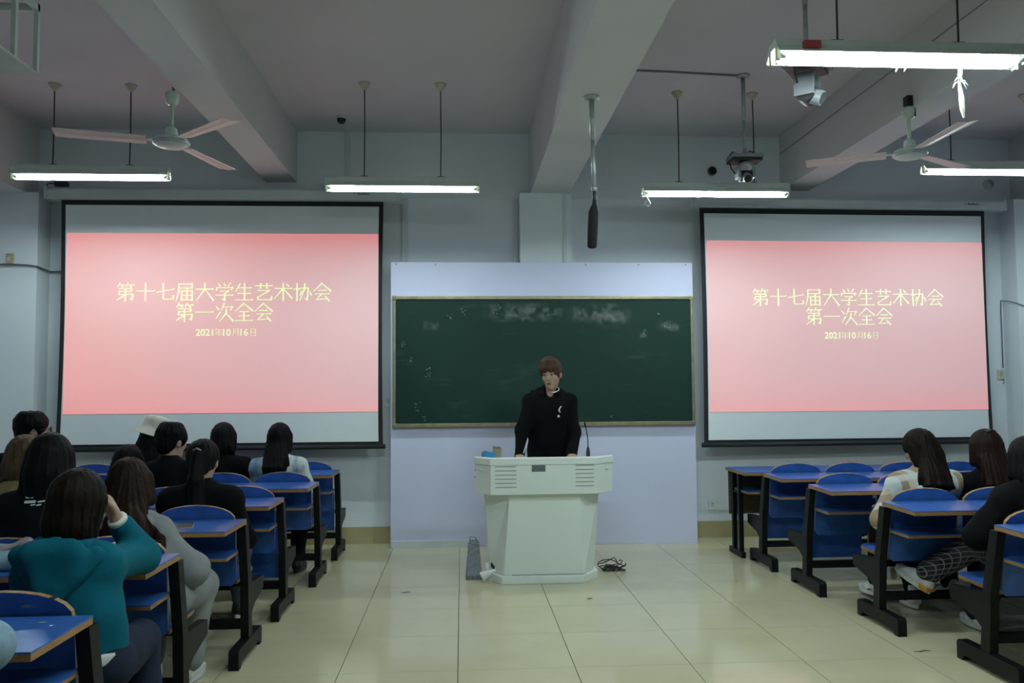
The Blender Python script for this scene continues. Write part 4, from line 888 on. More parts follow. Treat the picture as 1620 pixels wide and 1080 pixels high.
UPX = (0, 1, 0)
def person(loc, rz, sp, label):
    """loc: floor point below the hips; sp: pose and clothes. Local axes: +y forward, +x own right."""
    g = sp.get
    HT = sp['ht']; lean = g('lean', 0.07); side = g('side', 0.0); hipz = g('hipz', 0.50); W = g('w', 0.165)
    shz = g('shz', HT-0.335); st = g('standing', False)
    pel = V(0, 0, hipz); waist = V(0.35*side, 0.35*lean-0.01, hipz+0.45*(shz-hipz)); chest = V(0.8*side, 0.9*lean-0.01, shz-0.07)
    nb = V(side, lean, HT-0.275); hc = V(side+g('hx', 0), lean+0.03+g('hy', 0), HT-0.125); R = rot3(g('yaw', 0), g('pitch', 0.1), g('roll', 0))
    H = lambda *p: tuple(hc+R@V(*p))
    S = {s: V(side+s*W, lean-0.015, shz+g('shr', 0)*s) for s in (-1, 1)}
    E = {s: V(*g('el' if s < 0 else 'er', (side+s*(W+0.055), lean+0.10, shz-0.25))) for s in (-1, 1)}
    Wr = {s: V(*g('wl' if s < 0 else 'wr', (s*0.09, lean+0.30, max(0.60, shz-0.22)))) for s in (-1, 1)}
    Hp = {s: V(s*0.085, 0.02, hipz-0.01) for s in (-1, 1)}
    if st: Kn = {s: V(s*0.10, 0.03, 0.49) for s in (-1, 1)}; An = {s: V(s*0.11, -0.02, 0.092) for s in (-1, 1)}
    else:
        Kn = {s: V(*g('kl' if s < 0 else 'kr', (s*0.11, 0.41, 0.47))) for s in (-1, 1)}; An = {s: V(*g('al' if s < 0 else 'ar', (s*0.10, 0.38, 0.095))) for s in (-1, 1)}
    allp = np.array([pel, hc, *S.values(), *E.values(), *Wr.values(), *Kn.values(), *An.values()])
    lo = allp.min(0)-0.20; hi = allp.max(0)+0.20; lo[2] = max(lo[2], -0.01)
    face = g('face', False); h = 0.0072 if face else 0.009
    B = Field(lo, hi, h)
    B.cap(pel, waist, 0.125, 0.112, (UPX, 0.68)).cap(waist, chest, 0.112, 0.120, (UPX, 0.62)).cap(S[-1], S[1], 0.048, 0.048).cap(nb-V(0, 0.005, 0.03), hc+R@V(0, -0.015, -0.05), 0.050, 0.046)
    for s in (-1, 1):
        B.cap(S[s], E[s], 0.044, 0.037).cap(E[s], Wr[s], 0.037, 0.025)
        B.cap(Hp[s], Kn[s], 0.078, 0.055).cap(Kn[s], An[s], 0.052, 0.034); 
        if not g('shoe_pitch'+('l' if s < 0 else 'r')): B.cap(An[s]-V(0, 0.01, 0.05), An[s]+V(0, 0.12, -0.065), 0.026, 0.02, None, 0.02)
        d = g('hdl' if s < 0 else 'hdr', None)
        dd = V(*d[0]) if d else Wr[s]-E[s]; uu = V(*d[1]) if d else V(0, 0, 1)+0.3*dd
        hand(B, Wr[s]+0.006*dd/np.linalg.norm(dd), dd, uu, 1.0, d[2] if d else 0.5, side=-s*(d[3] if d and len(d) > 3 else 1))
    # head
    B.ell(H(0, -0.008, 0.02), (0.073, 0.092, 0.098), R, 0.02).ell(H(0, 0.020, -0.045), (0.057, 0.062, 0.074), R, 0.03).ell(H(0, 0.056, -0.098), (0.026, 0.022, 0.022), R, 0.025)
    for s in (-1, 1):
        B.ell(H(s*0.037, 0.052, -0.022), (0.026, 0.024, 0.024), R, 0.02).ell(H(s*0.077, -0.004, -0.012), (0.009, 0.019, 0.031), R, 0.008)
    B.cap(H(0, 0.084, 0.012), H(0, 0.104, -0.026), 0.008, 0.0115, None, 0.012)
    if face:
        B.cap(H(-0.036, 0.074, 0.024), H(0.036, 0.074, 0.024), 0.010, 0.010, None, 0.014)
        for s in (-1, 1):
            B.ell(H(s*0.011, 0.095, -0.032), (0.009, 0.010, 0.007), R, 0.006).ell(H(s*0.032, 0.098, 0.004), (0.020, 0.020, 0.010), R, 0.012, True)
            B.cap(H(s*0.018, 0.082, 0.011), H(s*0.046, 0.074, 0.010), 0.0045, 0.004, None, 0.006)
        B.cap(H(-0.020, 0.083, -0.062), H(0.020, 0.083, -0.062), 0.006, 0.006, None, 0.01)
    root = B.build('person', 'skin', None); root.location = loc; root.rotation_euler = (0, 0, rz); tag(root, label, 'person', g('group', None))
    # upper garment
    top = g('top', 'black_cloth'); ex = g('bulk', 0.018); hem = g('hem', hipz-0.06)
    F = Field(lo-0.02, hi+0.02, 0.0095)
    tw = g('torso', 1.0); ea = 0.6*ex
    F.cap(pel+V(0, 0, 0.02), waist, (0.128+ex)*tw, (0.120+ex)*tw, (UPX, 0.72)).cap(waist, chest, (0.120+ex)*tw, (0.128+ex)*tw, (UPX, 0.68)).cap(S[-1]-V(0, 0, 0.012), S[1]-V(0, 0, 0.012), 0.046+ea, 0.046+ea, None, 0.05)
    for s in (-1, 1): F.cap(nb-V(0, 0.005, 0.02), S[s], 0.040+0.4*ex, 0.044+ea, None, 0.04)
    F.cap(chest+V(0, 0, 0.02), nb, 0.09, 0.052+0.5*ex, None, 0.05)
    for s in (-1, 1): F.cap(S[s]-V(0, 0, 0.008), E[s], 0.046+ea, 0.041+ea, None, 0.03).cap(E[s], E[s]+(Wr[s]-E[s])*g('sleeve', 0.94), 0.041+ea, g('cuff', 0.031)+0.4*ea, None, 0.03)
    hood_field = None
    if g('hood', False):
        hx_ = g('hoodx', 0); hd_ = nb+V(hx_*0.5, -0.01, 0); yb_ = float(chest[1])-0.68*(0.128+ex)*tw
        hood_field = Field(nb-V(0.26, 0.30, 0.26), nb+V(0.26, 0.16, 0.16), 0.008)
        ring = [hd_+V(0.088*math.sin(a), -0.080*math.cos(a)+0.012, 0.030-0.050*(1-math.cos(a))*0.55) for a in np.linspace(-2.3, 2.3, 11)]
        for a, b in zip(ring[:-1], ring[1:]): hood_field.cap(a, b, 0.030, 0.030, None, 0.012)
        low = V(nb[0]+hx_, yb_-0.028, nb[2]-0.135)
        for s in (-1, 1):
            shp = V(nb[0]+s*0.120, yb_+0.045, nb[2]-0.005)
            hood_field.cap(shp, low, 0.036, 0.034, (UPX, 0.75), 0.02).cap(V(nb[0]+s*0.06, yb_+0.01, nb[2]+0.012), low+V(s*0.02, 0, 0.045), 0.040, 0.036, (UPX, 0.7), 0.02)
        hood_field.cap(V(nb[0]-0.07, yb_+0.005, nb[2]+0.005), V(nb[0]+0.07, yb_+0.005, nb[2]+0.005), 0.038, 0.038, None, 0.02)
        hood_field.ell((nb[0]+hx_*0.6, yb_-0.004, nb[2]-0.045), (0.085, 0.040, 0.07), None, 0.02)
        hood_field.ell(hd_+V(0, -0.02, 0.055), (0.066, 0.062, 0.055), None, 0.015, True)
        hood_field.disp(folds(0.0035, 34, 24, 0.4+loc[0]))
    else:
        cr = [nb+V(0.060*math.sin(a), -0.055*math.cos(a)+0.005, 0.012-0.018*(1-math.cos(a))) for a in np.linspace(-2.4, 2.4, 9)]
        if g('collar', True):
            for a, b in zip(cr[:-1], cr[1:]): F.cap(a, b, 0.017, 0.017, None, 0.015)
    if face:   # open neckline
        F.ell(nb+V(0.0, 0.10, 0.025), (0.062, 0.085, 0.085), None, 0.012, True)
        if hood_field is not None: hood_field.ell(nb+V(0.0, 0.13, 0.02), (0.052, 0.12, 0.10), None, 0.012, True)
    F.disp(folds(g('fold', 0.0028), seed=loc[0]*3)); F.below(hem)
    tname = g('topname', 'jacket'); to = F.build(tname, top, root)
    if hood_field is not None: hood_field.build('hood', top, to)
    if g('hemband'):
        hb = Field(lo-0.02, hi+0.02, 0.0095); hb.cap(pel+V(0, 0, -0.05), pel+V(0, 0, 0.03), 0.122+ex, 0.126+ex, (UPX, 0.72)); hb.below(hem-0.035).above(hem+0.01); hb.build('undershirt_hem', g('hemband'), to)
    # trousers
    bt = g('bottom', 'jeans')
    if not st or True:
        L = Field(lo, hi, 0.010); bk = g('legbulk', 0.014)
        L.cap(pel, pel+V(0, 0, 0.06), 0.135, 0.13, (UPX, 0.8))
        for s in (-1, 1):
            if g('oneleg', None) and s != g('oneleg'): continue
            L.cap(Hp[s], Kn[s], 0.082+bk, 0.062+bk).cap(Kn[s], Kn[s]+(An[s]-Kn[s])*0.93, 0.058+bk, g('legend', 0.042)+bk)
        L.disp(folds(0.003, 30, 22, loc[1])); L.below(0.03); L.build('trousers', bt, root)
        if g('oneleg'):
            s = -g('oneleg'); L = Field(lo, hi, 0.010); L.cap(Hp[s], Kn[s], 0.082+bk, 0.062+bk).cap(Kn[s], Kn[s]+(An[s]-Kn[s])*0.93, 0.058+bk, 0.06+bk)
            L.disp(folds(0.003, 30, 22, loc[1])); L.below(0.03); L.build('trouser_leg', g('bottom2'), root)
    for s in (-1, 1):
        k = 'l' if s < 0 else 'r'
        sh = g('shoes', ('shoew', 'shoew'))
        shoe(root, tuple(An[s]), g('shoe_yaw'+k, -0.1*s), g('shoe_pitch'+k, 0.0), sh[0], sh[1], g('patch'+k, sh[2] if len(sh) > 2 else None), 1.0, sh[3] if len(sh) > 3 else None)
    # hair
    st_ = g('hair', 'short'); hm_ = g('haircol', 'hblack')
    down = g('hairlen', 0.30)
    Hf = Field(hc-V(0.26, 0.38, 0.16+down+0.08), hc+V(0.24, 0.20, 0.18), 0.0065)
    if st_ in ('short', 'fringe'):
        Hf.ell(H(0, -0.014, 0.032), (0.088, 0.104, 0.102), R, 0.01).ell(H(0, -0.062, -0.03), (0.066, 0.045, 0.062), R, 0.03)
        for s in (-1, 1): Hf.ell(H(s*0.066, 0.012, 0.022), (0.022, 0.045, 0.055), R, 0.02)
        if st_ == 'short':
            for k in range(20):
                a = k*0.94; Hf.cap(H(0.045*math.cos(a), -0.02+0.05*math.sin(a), 0.095), H(0.076*math.cos(a+0.2), -0.018+0.086*math.sin(a+0.2), 0.070-0.022*(k % 3)), 0.024, 0.016, None, 0.025)
        Hf.ell(H(0, 0.125, -0.055), (0.070, 0.085, 0.105), R, 0.012, True)
        for s in (-1, 1): Hf.ell(H(s*0.088, 0.0, -0.032), (0.030, 0.028, 0.045), R, 0.008, True)
        if st_ == 'fringe':
            rf = random.Random(5)
            for k in range(15):
                u = -1+2*k/14; x0 = u*0.045; x1 = u*0.074; yb = 0.086-0.040*u*u
                Hf.cap(H(x0*0.6, 0.02, 0.118), H(x0*1.1, 0.070-0.02*u*u, 0.104), 0.024, 0.020, None, 0.014)
                Hf.cap(H(x0*1.1, 0.070-0.02*u*u, 0.104), H(x1, yb+0.012, 0.062+rf.uniform(-0.008, 0.006)), 0.020, 0.012, None, 0.010)
                Hf.cap(H(x1, yb+0.012, 0.062), H(x1+rf.uniform(-0.008, 0.008)+0.004, yb+0.010, 0.034+rf.uniform(-0.008, 0.012)-0.03*u*u), 0.011, 0.003, None, 0.005)
    else:
        Hf.ell(H(0, -0.014, 0.026), (0.090, 0.106, 0.102), R, 0.01)
        vol = g('vol', 1.0); tip = g('tip', (0.0, 0.0)); bk = -0.145
        if st_ in ('long', 'bob', 'hat'):
            mid = hc+R@V(0, -0.045, -0.06); ybk = float(chest[1])-0.68*(0.128+ex)*g('torso', 1.0)-(0.004 if not g('hood') else 0.065)
            Hf.cap(H(0, -0.035, 0.0), mid, 0.090*vol, 0.092*vol, (R@V(0, 1, 0), 0.85), 0.02)
            if st_ == 'bob':
                end = V(hc[0]+tip[0], hc[1]+tip[1]+g('hairback', -0.045), hc[2]-down)
                Hf.cap(mid, end, 0.092*vol, g('hairend', 0.085)*vol, (UPX, 0.80), 0.03)
            else:
                end = V(hc[0]+tip[0], ybk+tip[1], hc[2]-down); m1 = V(hc[0]*0.75+end[0]*0.25, ybk+0.03, shz+0.025)
                Hf.cap(mid, m1, 0.092*vol, 0.094*vol, (UPX, 0.60), 0.03).cap(m1, end, 0.094*vol, g('hairend', 0.065)*vol, (UPX, 0.36), 0.03)
            for s in (-1, 1): Hf.cap(H(s*0.072, 0.005, 0.02), H(s*0.080*vol, 0.010, -0.085), 0.028, 0.030*vol, None, 0.02)
            rl = random.Random(int(abs(loc[0]*100)))
            for k in range(g('locks', 18)):
                u = rl.uniform(-1, 1); x0 = u*0.085*vol; e2 = end+V(u*0.105*vol+rl.uniform(-0.02, 0.02), rl.uniform(-0.035, 0.01), rl.uniform(-0.055, 0.03))
                m2 = (mid*0.35+end*0.65 if st_ == 'bob' else V(end[0]*0.5+hc[0]*0.5, ybk-0.008, shz))+V(u*0.095*vol, -0.012 if st_ != 'bob' else -0.035, 0.0)
                if st_ != 'bob': e2[1] = ybk-0.012+rl.uniform(-0.01, 0.004)
                Hf.cap(mid+V(x0*0.9, -0.030, 0), m2, 0.020, 0.015, None, 0.014).cap(m2, e2, 0.015, 0.003, None, 0.012)
        if st_ == 'pony':
            kn = H(0, -0.105, 0.035); p1 = V(hc[0]+0.0, hc[1]-0.135, hc[2]-0.10); p2 = V(hc[0]+0.01, hc[1]-0.150, hc[2]-0.24); p3 = V(hc[0]+0.075, hc[1]-0.165, hc[2]-down)
            Hf.ell(H(0, -0.075, -0.035), (0.060, 0.04, 0.055), R, 0.02)
            Hf.cap(kn, p1, 0.030, 0.042, None, 0.012).cap(p1, p2, 0.042, 0.045, (UPX, 0.7), 0.012).cap(p2, p3, 0.040, 0.010, (UPX, 0.7), 0.012).cap(p2, p3+V(-0.10, 0, 0.04), 0.03, 0.008, None, 0.01)
        Hf.ell(H(0, 0.120, -0.060), (0.062, 0.085, 0.105), R, 0.012, True)
        if st_ == 'pony':
            for s in (-1, 1): Hf.ell(H(s*0.090, 0.004, -0.035), (0.026, 0.026, 0.045), R, 0.008, True)
    Hf.disp(strands((hc[0], hc[1]-0.02), g('strand', 0.0022), 34, loc[0]))
    Hf.build('hair', hm_, root)
    root['_hc'] = [float(q) for q in hc]
    return root, H, R, hc, nb

def world_child(name, mb, m, root, smooth=False, bevel=0.0): return mb.build(name, m, root, smooth=smooth, bevel=bevel)
AG = 'students seated on the left side'
hipY = lambda row: row+0.40
# --- left block
A, Bq, Cq, Dq, Eq = (LEFT[i][1] for i in range(5))
# P1 man with glasses
r, H, R, hc, nb = person((-2.90, hipY(Dq), 0), 0.0, dict(ht=1.295, yaw=1.05, pitch=0.02, hair='short', bottom='jeans', lean=0.10, w=0.175), 'person with short black hair and glasses at the left edge, turned right')
gl = MB()
for s in (-1, 1):
    pts = [H(s*0.034+0.024*math.cos(a), 0.104, 0.004+0.019*math.sin(a)) for a in np.linspace(0, 2*math.pi, 15)]
    gl.tube(pts, 0.0028, 6, cap=False); gl.tube([H(s*0.058, 0.102, 0.010), H(s*0.082, 0.06, 0.010), H(s*0.088, -0.01, 0.0)], 0.0025, 6)
gl.tube([H(-0.010, 0.105, 0.008), H(0.010, 0.105, 0.008)], 0.0022, 6); gl.build('glasses', 'blackpl', r, smooth=True)
# P2 light brown hair, tan jacket
person((-2.50, hipY(Cq), 0), 0.0, dict(ht=1.185, yaw=0.15, hair='bob', haircol='hblond', hairlen=0.13, vol=0.95, hairback=-0.04, hairend=0.08, top='tanfab', topname='jacket', bulk=0.03, side=0.02, lean=0.08), 'person with light brown hair and tan jacket at the left edge')
# P3 long black hair, navy hoodie with white print
r, H, R, hc, nb = person((-1.93, hipY(Bq), 0), 0.0, dict(ht=1.240, hair='bob', hairlen=0.165, vol=1.04, hairend=0.095, hairback=-0.05, top='navy_cloth', topname='hoodie', bulk=0.035, lean=0.05, side=0.045, w=0.155), 'person with long black hair and black hoodie with white back print')
pm = MB(); yb = -0.195
def bar(x0, z0, x1, z1, w=0.007):
    d = np.array((x1-x0, z1-z0)); L = np.hypot(*d); d /= L; n = np.array((-d[1], d[0]))*w/2
    pm.add([(x0-n[0], 0, z0-n[1]), (x1-n[0], 0, z1-n[1]), (x1+n[0], 0, z1+n[1]), (x0+n[0], 0, z0+n[1])], [(0, 1, 2, 3)])
bar(-0.068, 0.045, -0.074, 0.012, 0.006); bar(-0.074, 0.012, -0.032, 0.014, 0.008); bar(-0.022, 0.030, -0.014, 0.010, 0.005); bar(-0.016, 0.012, 0.022, 0.014, 0.008); bar(0.022, 0.014, 0.052, 0.052, 0.009)
bar(-0.076, -0.008, -0.026, -0.005, 0.011); bar(-0.018, -0.007, 0.018, -0.003, 0.006); bar(-0.045, -0.020, -0.025, -0.018, 0.006); bar(-0.020, -0.021, 0.0, -0.018, 0.006)
P3print = pm.build('back_print', 'whitefab', r)
# P4 teal hoodie
r, H, R, hc, nb = person((-1.305, hipY(A)+0.06, 0), 0.0, dict(ht=1.155, yaw=0.15, pitch=0.15, roll=0.10, side=-0.055, lean=0.03, hair='bob', haircol='hdark', hairlen=0.095, vol=0.80, hx=0.012, hairend=0.088, hairback=-0.03, locks=0, strand=0.0022, kr=(0.05, 0.40, 0.46), w=0.112, top='teal', topname='hoodie', bulk=0.032, hood=True, fold=0.004, hem=0.545, hemband='whitefab',
        er=(0.085, 0.335, 0.80), wr=(0.030, 0.215, 0.955), hdr=((-0.45, -0.12, 0.85), (0.5, 0.6, 0.25), 0.9), sleeve=0.80, cuff=0.040, bottom='jeans', shr=0.02,
        el=(-0.125, 0.20, 0.67), wl=(-0.08, 0.36, 0.77)), 'person in a teal hoodie leaning cheek on right hand')
cf = MB(); e_ = V(0.085, 0.335, 0.80); w_ = V(0.030, 0.215, 0.955); dd = w_-e_
cf.tube([tuple(e_+dd*0.93), tuple(e_+dd*0.99), tuple(e_+dd*1.03)], [0.034, 0.036, 0.033], 18); cf.build('white_cuff', 'whitefab', r, smooth=True)
# P5 grey hoodie, long brown hair
person((-1.44, hipY(Bq), 0), 0.0, dict(ht=1.120, yaw=-0.1, pitch=0.25, roll=-0.18, w=0.14, side=-0.09, lean=0.06, hair='long', haircol='hbrown', hairlen=0.24, tip=(0.22, 0.02), vol=0.93, hairend=0.045, top='greyfl', topname='hoodie', bulk=0.040, hood=True, hoodx=0.03, fold=0.0045,
        er=(0.20, 0.10, 0.60), wr=(0.14, 0.30, 0.52), bottom='greyfl', legbulk=0.03, shoes=('shoew', 'shoew'), ar=(0.09, 0.37, 0.095), kr=(0.13, 0.38, 0.47)), 'person in a light grey hoodie with long reddish brown hair')
# P6 top of a black-haired head
person((-2.40, hipY(Dq), 0), 0.0, dict(ht=1.065, hair='long', hairlen=0.22, vol=0.92, lean=0.10, side=0.13, pitch=0.3, w=0.14), 'person with black hair bowed low behind the grey hoodie person')
# P7 bucket hat
r, H, R, hc, nb = person((-2.40, hipY(Eq), 0), 0.0, dict(ht=1.205, yaw=0.35, pitch=0.15, hair='long', hairlen=0.30, vol=0.95, lean=0.06, roll=0.05), 'person wearing a cream bucket hat and dark clothes')
hat = MB().lathe([(0.146, -0.030), (0.142, -0.026), (0.108, 0.028), (0.105, 0.036), (0.103, 0.070), (0.098, 0.095), (0.086, 0.112), (0.066, 0.121), (0.035, 0.125), (0.004, 0.126)], n=36)
hat.xf(Matrix.Translation(Vector(hc)+Vector((0, -0.012, 0.035))) @ Matrix.Rotation(0.30, 4, 'Y') @ Matrix.Rotation(-0.10, 4, 'X')); ho = hat.build('bucket_hat', 'hatfab', r, smooth=True)
# P8 short black hair man
person((-1.97, hipY(Dq), 0), 0.0, dict(ht=1.212, yaw=0.6, hair='short', lean=0.08, bulk=0.03, w=0.185, hairlen=0.2), 'person with short black hair and black top beside the bucket hat')
# P9 ponytail
r, H, R, hc, nb = person((-1.485, hipY(Cq), 0), 0.0, dict(ht=1.152, hair='pony', hairlen=0.42, lean=0.06, bulk=0.03, w=0.17, bottom='greyjeans', shoes=('shoeb', 'shoew'), ar=(0.08, 0.62, 0.10), kr=(0.12, 0.42, 0.46), al=(-0.05, 0.30, 0.095)), 'person with black ponytail and black top behind the phone')
MB().tube([H(-0.022, -0.118, 0.055), H(0, -0.128, 0.068), H(0.022, -0.118, 0.055)], 0.006, 8).build('hair_clip', 'greypl', r, smooth=True)
# P10 bob, white collar
r, H, R, hc, nb = person((-1.875, hipY(Eq), 0), 0.0, dict(ht=1.182, hair='bob', hairlen=0.105, vol=0.92, hairback=-0.03, hairend=0.078, locks=10, lean=0.06, bulk=0.03, w=0.17), 'person with a black bob and black jacket over white collar')
mb = MB(); cr = [nb+V(0.070*math.sin(a), -0.072*math.cos(a)+0.0, 0.044) for a in np.linspace(-1.9, 1.9, 15)]; mb.tube(cr, 0.011, 8); mb.build('shirt_collar', 'whitefab', r, smooth=True)
# P11 long hair, white and blue shirt
person((-1.44, hipY(Eq), 0), 0.0, dict(ht=1.175, hair='long', hairlen=0.36, vol=0.90, lean=0.06, bulk=0.022, w=0.165, top='blotch', topname='shirt', hairend=0.05, er=(0.25, 0.08, 0.60), wr=(0.24, 0.30, 0.48), bottom='black_cloth', shoes=('shoeb', 'shoeb'), ar=(0.14, 0.14, 0.095)), 'person with long black hair and white and blue patterned shirt')
# P17 light denim sleeve at the lower left edge
rowZ = desk_row(-1.12, 1.50, -1, 2, {0, 1}, 'blue desk row at the left beside the camera, under the denim jacket person', LG)
person((-1.42, hipY(1.50), 0), 0.0, dict(ht=1.16, hair='long', hairlen=0.25, lean=0.12, top='denim', bulk=0.03, w=0.17, er=(0.235, 0.26, 0.80), wr=(0.10, 0.46, 0.79), fold=0.004), 'person in a light denim jacket cut by the lower left edge')
# --- right block
R3, R4 = RIGHT[2][1], RIGHT[3][1]
r, H, R, hc, nb = person((2.90, hipY(R3), 0), 0.0, dict(ht=1.150, yaw=-0.55, pitch=0.40, side=0.03, hair='long', haircol='hdark', hairlen=0.205, vol=0.92, tip=(0.045, 0.0), lean=0.08, top='plaid_cream', topname='shirt', bulk=0.035, w=0.175, fold=0.0035,
        el=(-0.24, 0.10, 0.58), wl=(-0.12, 0.32, 0.60), bottom='black_cloth', shoes=('shoew', 'shoew', None, 'redst'), kl=(-0.09, 0.40, 0.46), al=(-0.13, 0.42, 0.12), ar=(0.0, 0.20, 0.10)), 'person in a cream and brown plaid shirt looking down')
MB().tube([tuple(nb+V(-0.085, -0.055, 0.0)), tuple(nb+V(-0.05, -0.125, -0.05)), tuple(nb+V(0.03, -0.175, -0.13)), tuple(nb+V(0.10, -0.17, -0.24))], 0.008, 6).build('bag_strap', 'blackpl', r, smooth=True)
r, H, R, hc, nb = person((3.36, hipY(R3), 0), 0.0, dict(ht=1.146, hair='long', haircol='hbrown', hairlen=0.25, vol=0.96, lean=0.07, bulk=0.022, w=0.165, yaw=-0.1), 'person with reddish brown hair and black top beside plaid shirt')
MB().tube([H(-0.03, -0.075, 0.105), H(0.0, -0.08, 0.118), H(0.03, -0.075, 0.105)], 0.006, 8).build('hair_clip', 'blackpl', r, smooth=True)
r, H, R, hc, nb = person((2.99, hipY(R4), 0), 0.0, dict(ht=1.150, hair='long', hairlen=0.30, vol=1.0, lean=0.09, side=0.06, bulk=0.045, w=0.16, topname='coat', fold=0.004, hem=0.40, bottom='plaid_black', legbulk=0.022, legend=0.045,
        el=(-0.25, 0.10, 0.62), wl=(-0.10, 0.34, 0.56), kl=(-0.02, 0.44, 0.52), al=(-0.255, 0.60, 0.315), kr=(0.10, 0.42, 0.47), ar=(0.03, 0.56, 0.10), shoe_yawl=0.42, shoe_pitchl=0.45, shoes=('shoew', 'shoew'), patchl='orange', oneleg=-1, bottom2='jeans'), 'person in a black coat and plaid trousers at the right edge')
# pale jacket bundle on the second row desk
jk = empty('folded_jacket', (-1.74, Bq, DT)); tag(jk, 'pale blue and pink jacket bundled on a blue desk at left edge', 'jacket')
J = Field((-0.30, -0.25, -0.06), (0.14, 0.20, 0.20), 0.008)
J.ell((-0.06, 0.0, 0.02), (0.12, 0.11, 0.05), None, 0.03).ell((-0.12, 0.02, 0.04), (0.10, 0.08, 0.045), None, 0.03).cap((0.04, 0.05, 0.03), (0.02, -0.08, 0.04), 0.04, 0.035).cap((-0.02, 0.06, 0.05), (0.035, -0.05, 0.035), 0.028, 0.03)
J.disp(folds(0.006, 38, 30, 1.0)); J.below(0.002); J.build('body', 'denim', jk)
M['pinkfab'] = fabric('dusty_pink_cloth', (0.27, 0.235, 0.245))
J2 = Field((-0.30, -0.25, -0.06), (0.14, 0.20, 0.22), 0.008); J2.cap((-0.16, -0.07, 0.050), (-0.04, 0.01, 0.080), 0.026, 0.018, ((0, 0, 1), 0.6)).cap((-0.02, 0.04, 0.080), (0.04, -0.07, 0.045), 0.02, 0.016); J2.disp(folds(0.005, 40, 30, 2.0)); J2.build('sleeve', 'pinkfab', jk)

# --- the speaker behind the lectern
r, H, R, hc, nb = person((0.72, 6.88, 0), math.pi, dict(standing=True, face=True, ht=1.672, hipz=0.92, shz=1.330, lean=0.13, side=0.0, hx=-0.012, hy=0.01, yaw=0.42, pitch=0.16, roll=0.06, hair='fringe', haircol='hfront', hairlen=0.1, strand=0.0016, w=0.160, bulk=0.022, torso=1.20, hood=True, fold=0.0032, topname='hoodie', top='black_cloth', hem=0.80,
        er=(0.228, 0.15, 1.09), wr=(0.262, 0.235, 0.886), el=(-0.200, 0.12, 1.07), wl=(-0.165, 0.225, 0.886), sleeve=1.28, cuff=0.034, hdr=((0.0, 1, 0.0), (0, 0.0, 1), 0.12), hdl=((0.05, 1, 0.0), (0, 0.0, 1), 0.12), bottom='black_cloth', shoes=('shoew', 'shoew')),
        'person in a black hoodie standing behind the lectern, looking aside')
for s in (-1, 1):
    e = MB().lathe([(0.0005, -0.006), (0.004, -0.005), (0.006, 0), (0.004, 0.005), (0.0005, 0.006)], n=14)
    for nm, (sx, sy, sz), m, fy in (('eye', (2.1, 1.0, 0.95), 'eyew', 0.0795), ('iris', (0.95, 0.75, 0.95), 'iris', 0.0835)):
        b = MB(); b.v = [tuple(H(s*0.032+(0.003 if nm == 'iris' else 0)+p[0]*sx, fy-0.004*(1 if nm == 'eye' else 0.9)+p[1]*sy, 0.003+p[2]*sz)) for p in e.v]; b.f = list(e.f); b.mi = list(e.mi); b.build(nm, m, r, smooth=True)
    MB().tube([H(s*0.019, 0.088, 0.0075), H(s*0.033, 0.0875, 0.0105), H(s*0.048, 0.078, 0.006)], [0.001, 0.0022, 0.0012], 6).build('eyelash', 'iris', r, smooth=True)
    MB().tube([H(s*0.016, 0.091, 0.024), H(s*0.034, 0.089, 0.030), H(s*0.052, 0.077, 0.024)], [0.002, 0.0032, 0.0015], 6).build('eyebrow', 'hdark', r, smooth=True)
MB().tube([H(-0.022, 0.079, -0.064), H(-0.010, 0.090, -0.059), H(0, 0.091, -0.0605), H(0.010, 0.090, -0.059), H(0.022, 0.079, -0.064)], [0.0015, 0.0045, 0.0045, 0.0045, 0.0015], 8).build('upper_lip', 'lip', r, smooth=True)
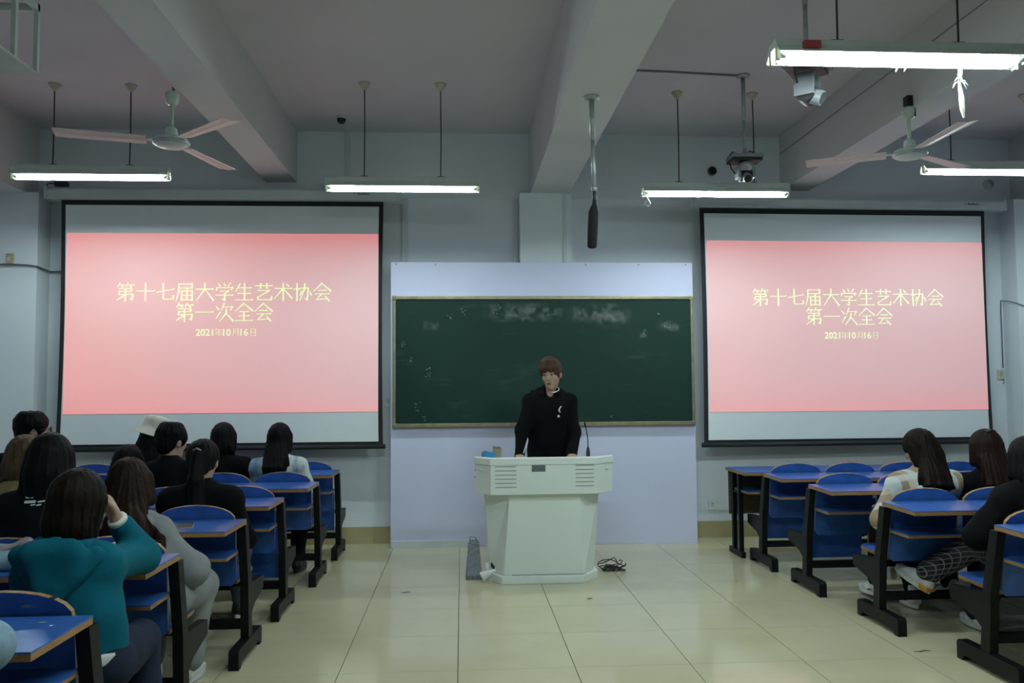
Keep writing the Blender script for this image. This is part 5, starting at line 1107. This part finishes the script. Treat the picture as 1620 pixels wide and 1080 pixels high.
MB().tube([H(-0.019, 0.079, -0.066), H(-0.008, 0.087, -0.067), H(0.008, 0.087, -0.067), H(0.019, 0.079, -0.066)], [0.001, 0.0030, 0.0030, 0.001], 8).build('mouth', 'mouth', r, smooth=True)
MB().tube([H(-0.019, 0.078, -0.068), H(-0.008, 0.087, -0.0725), H(0.008, 0.087, -0.0725), H(0.019, 0.078, -0.068)], [0.0015, 0.0045, 0.0045, 0.0015], 8).build('lower_lip', 'lip', r, smooth=True)
tee = MB(); tee.tube([tuple(nb+V(0.075*math.sin(a), 0.025+0.058*math.cos(a), 0.030-0.030*math.cos(a))) for a in np.linspace(-2.4, -0.15, 10)], 0.0045, 8); tee.build('tee_collar', 'whitefab', r, smooth=True)
pm = MB(); bar(0.006, 0.052, -0.010, 0.070, 0.009); bar(0.010, 0.030, 0.006, 0.054, 0.012); bar(0.010, 0.032, -0.002, 0.022, 0.008); bar(0.004, -0.010, 0.022, -0.010, 0.018)
SPprint = pm.build('chest_mark', 'whitefab', r)
MB().box(-0.004, 0.004, -0.002, 0.002, -0.05, 0.05).build('cuff_edge', 'whitefab', r, loc=(0.215, 0.265, 0.96)).rotation_euler = (0, -0.30, 0)

# prints follow the cloth: push every vertex onto the garment surface
def wrap(pr, root, cloth, direction, off):
    co = [ch for ch in root.children if ch.name.split('.')[0] == cloth][0]
    from mathutils.bvhtree import BVHTree
    me = co.data; tree = BVHTree.FromPolygons([v.co for v in me.vertices], [tuple(p.vertices) for p in me.polygons])
    bm = bmesh.new(); bm.from_mesh(pr.data); bmesh.ops.subdivide_edges(bm, edges=bm.edges, cuts=3, use_grid_fill=True)
    d = Vector(direction)
    for v in bm.verts:
        p = Vector((off[0]+v.co.x, off[1], off[2]+v.co.z))
        hit = tree.ray_cast(p, d)
        if hit[0] is not None: v.co = hit[0]-d*0.0025
    bm.to_mesh(pr.data); bm.free(); pr.data.update()
wrap(P3print, P3print.parent, 'hoodie', (0, 1, 0), (0.075, -0.6, 0.950))
wrap(SPprint, SPprint.parent, 'hoodie', (0, -1, 0), (-0.075, 0.9, 1.215))
for o in C.objects:
    if '_hc' in o: del o['_hc']
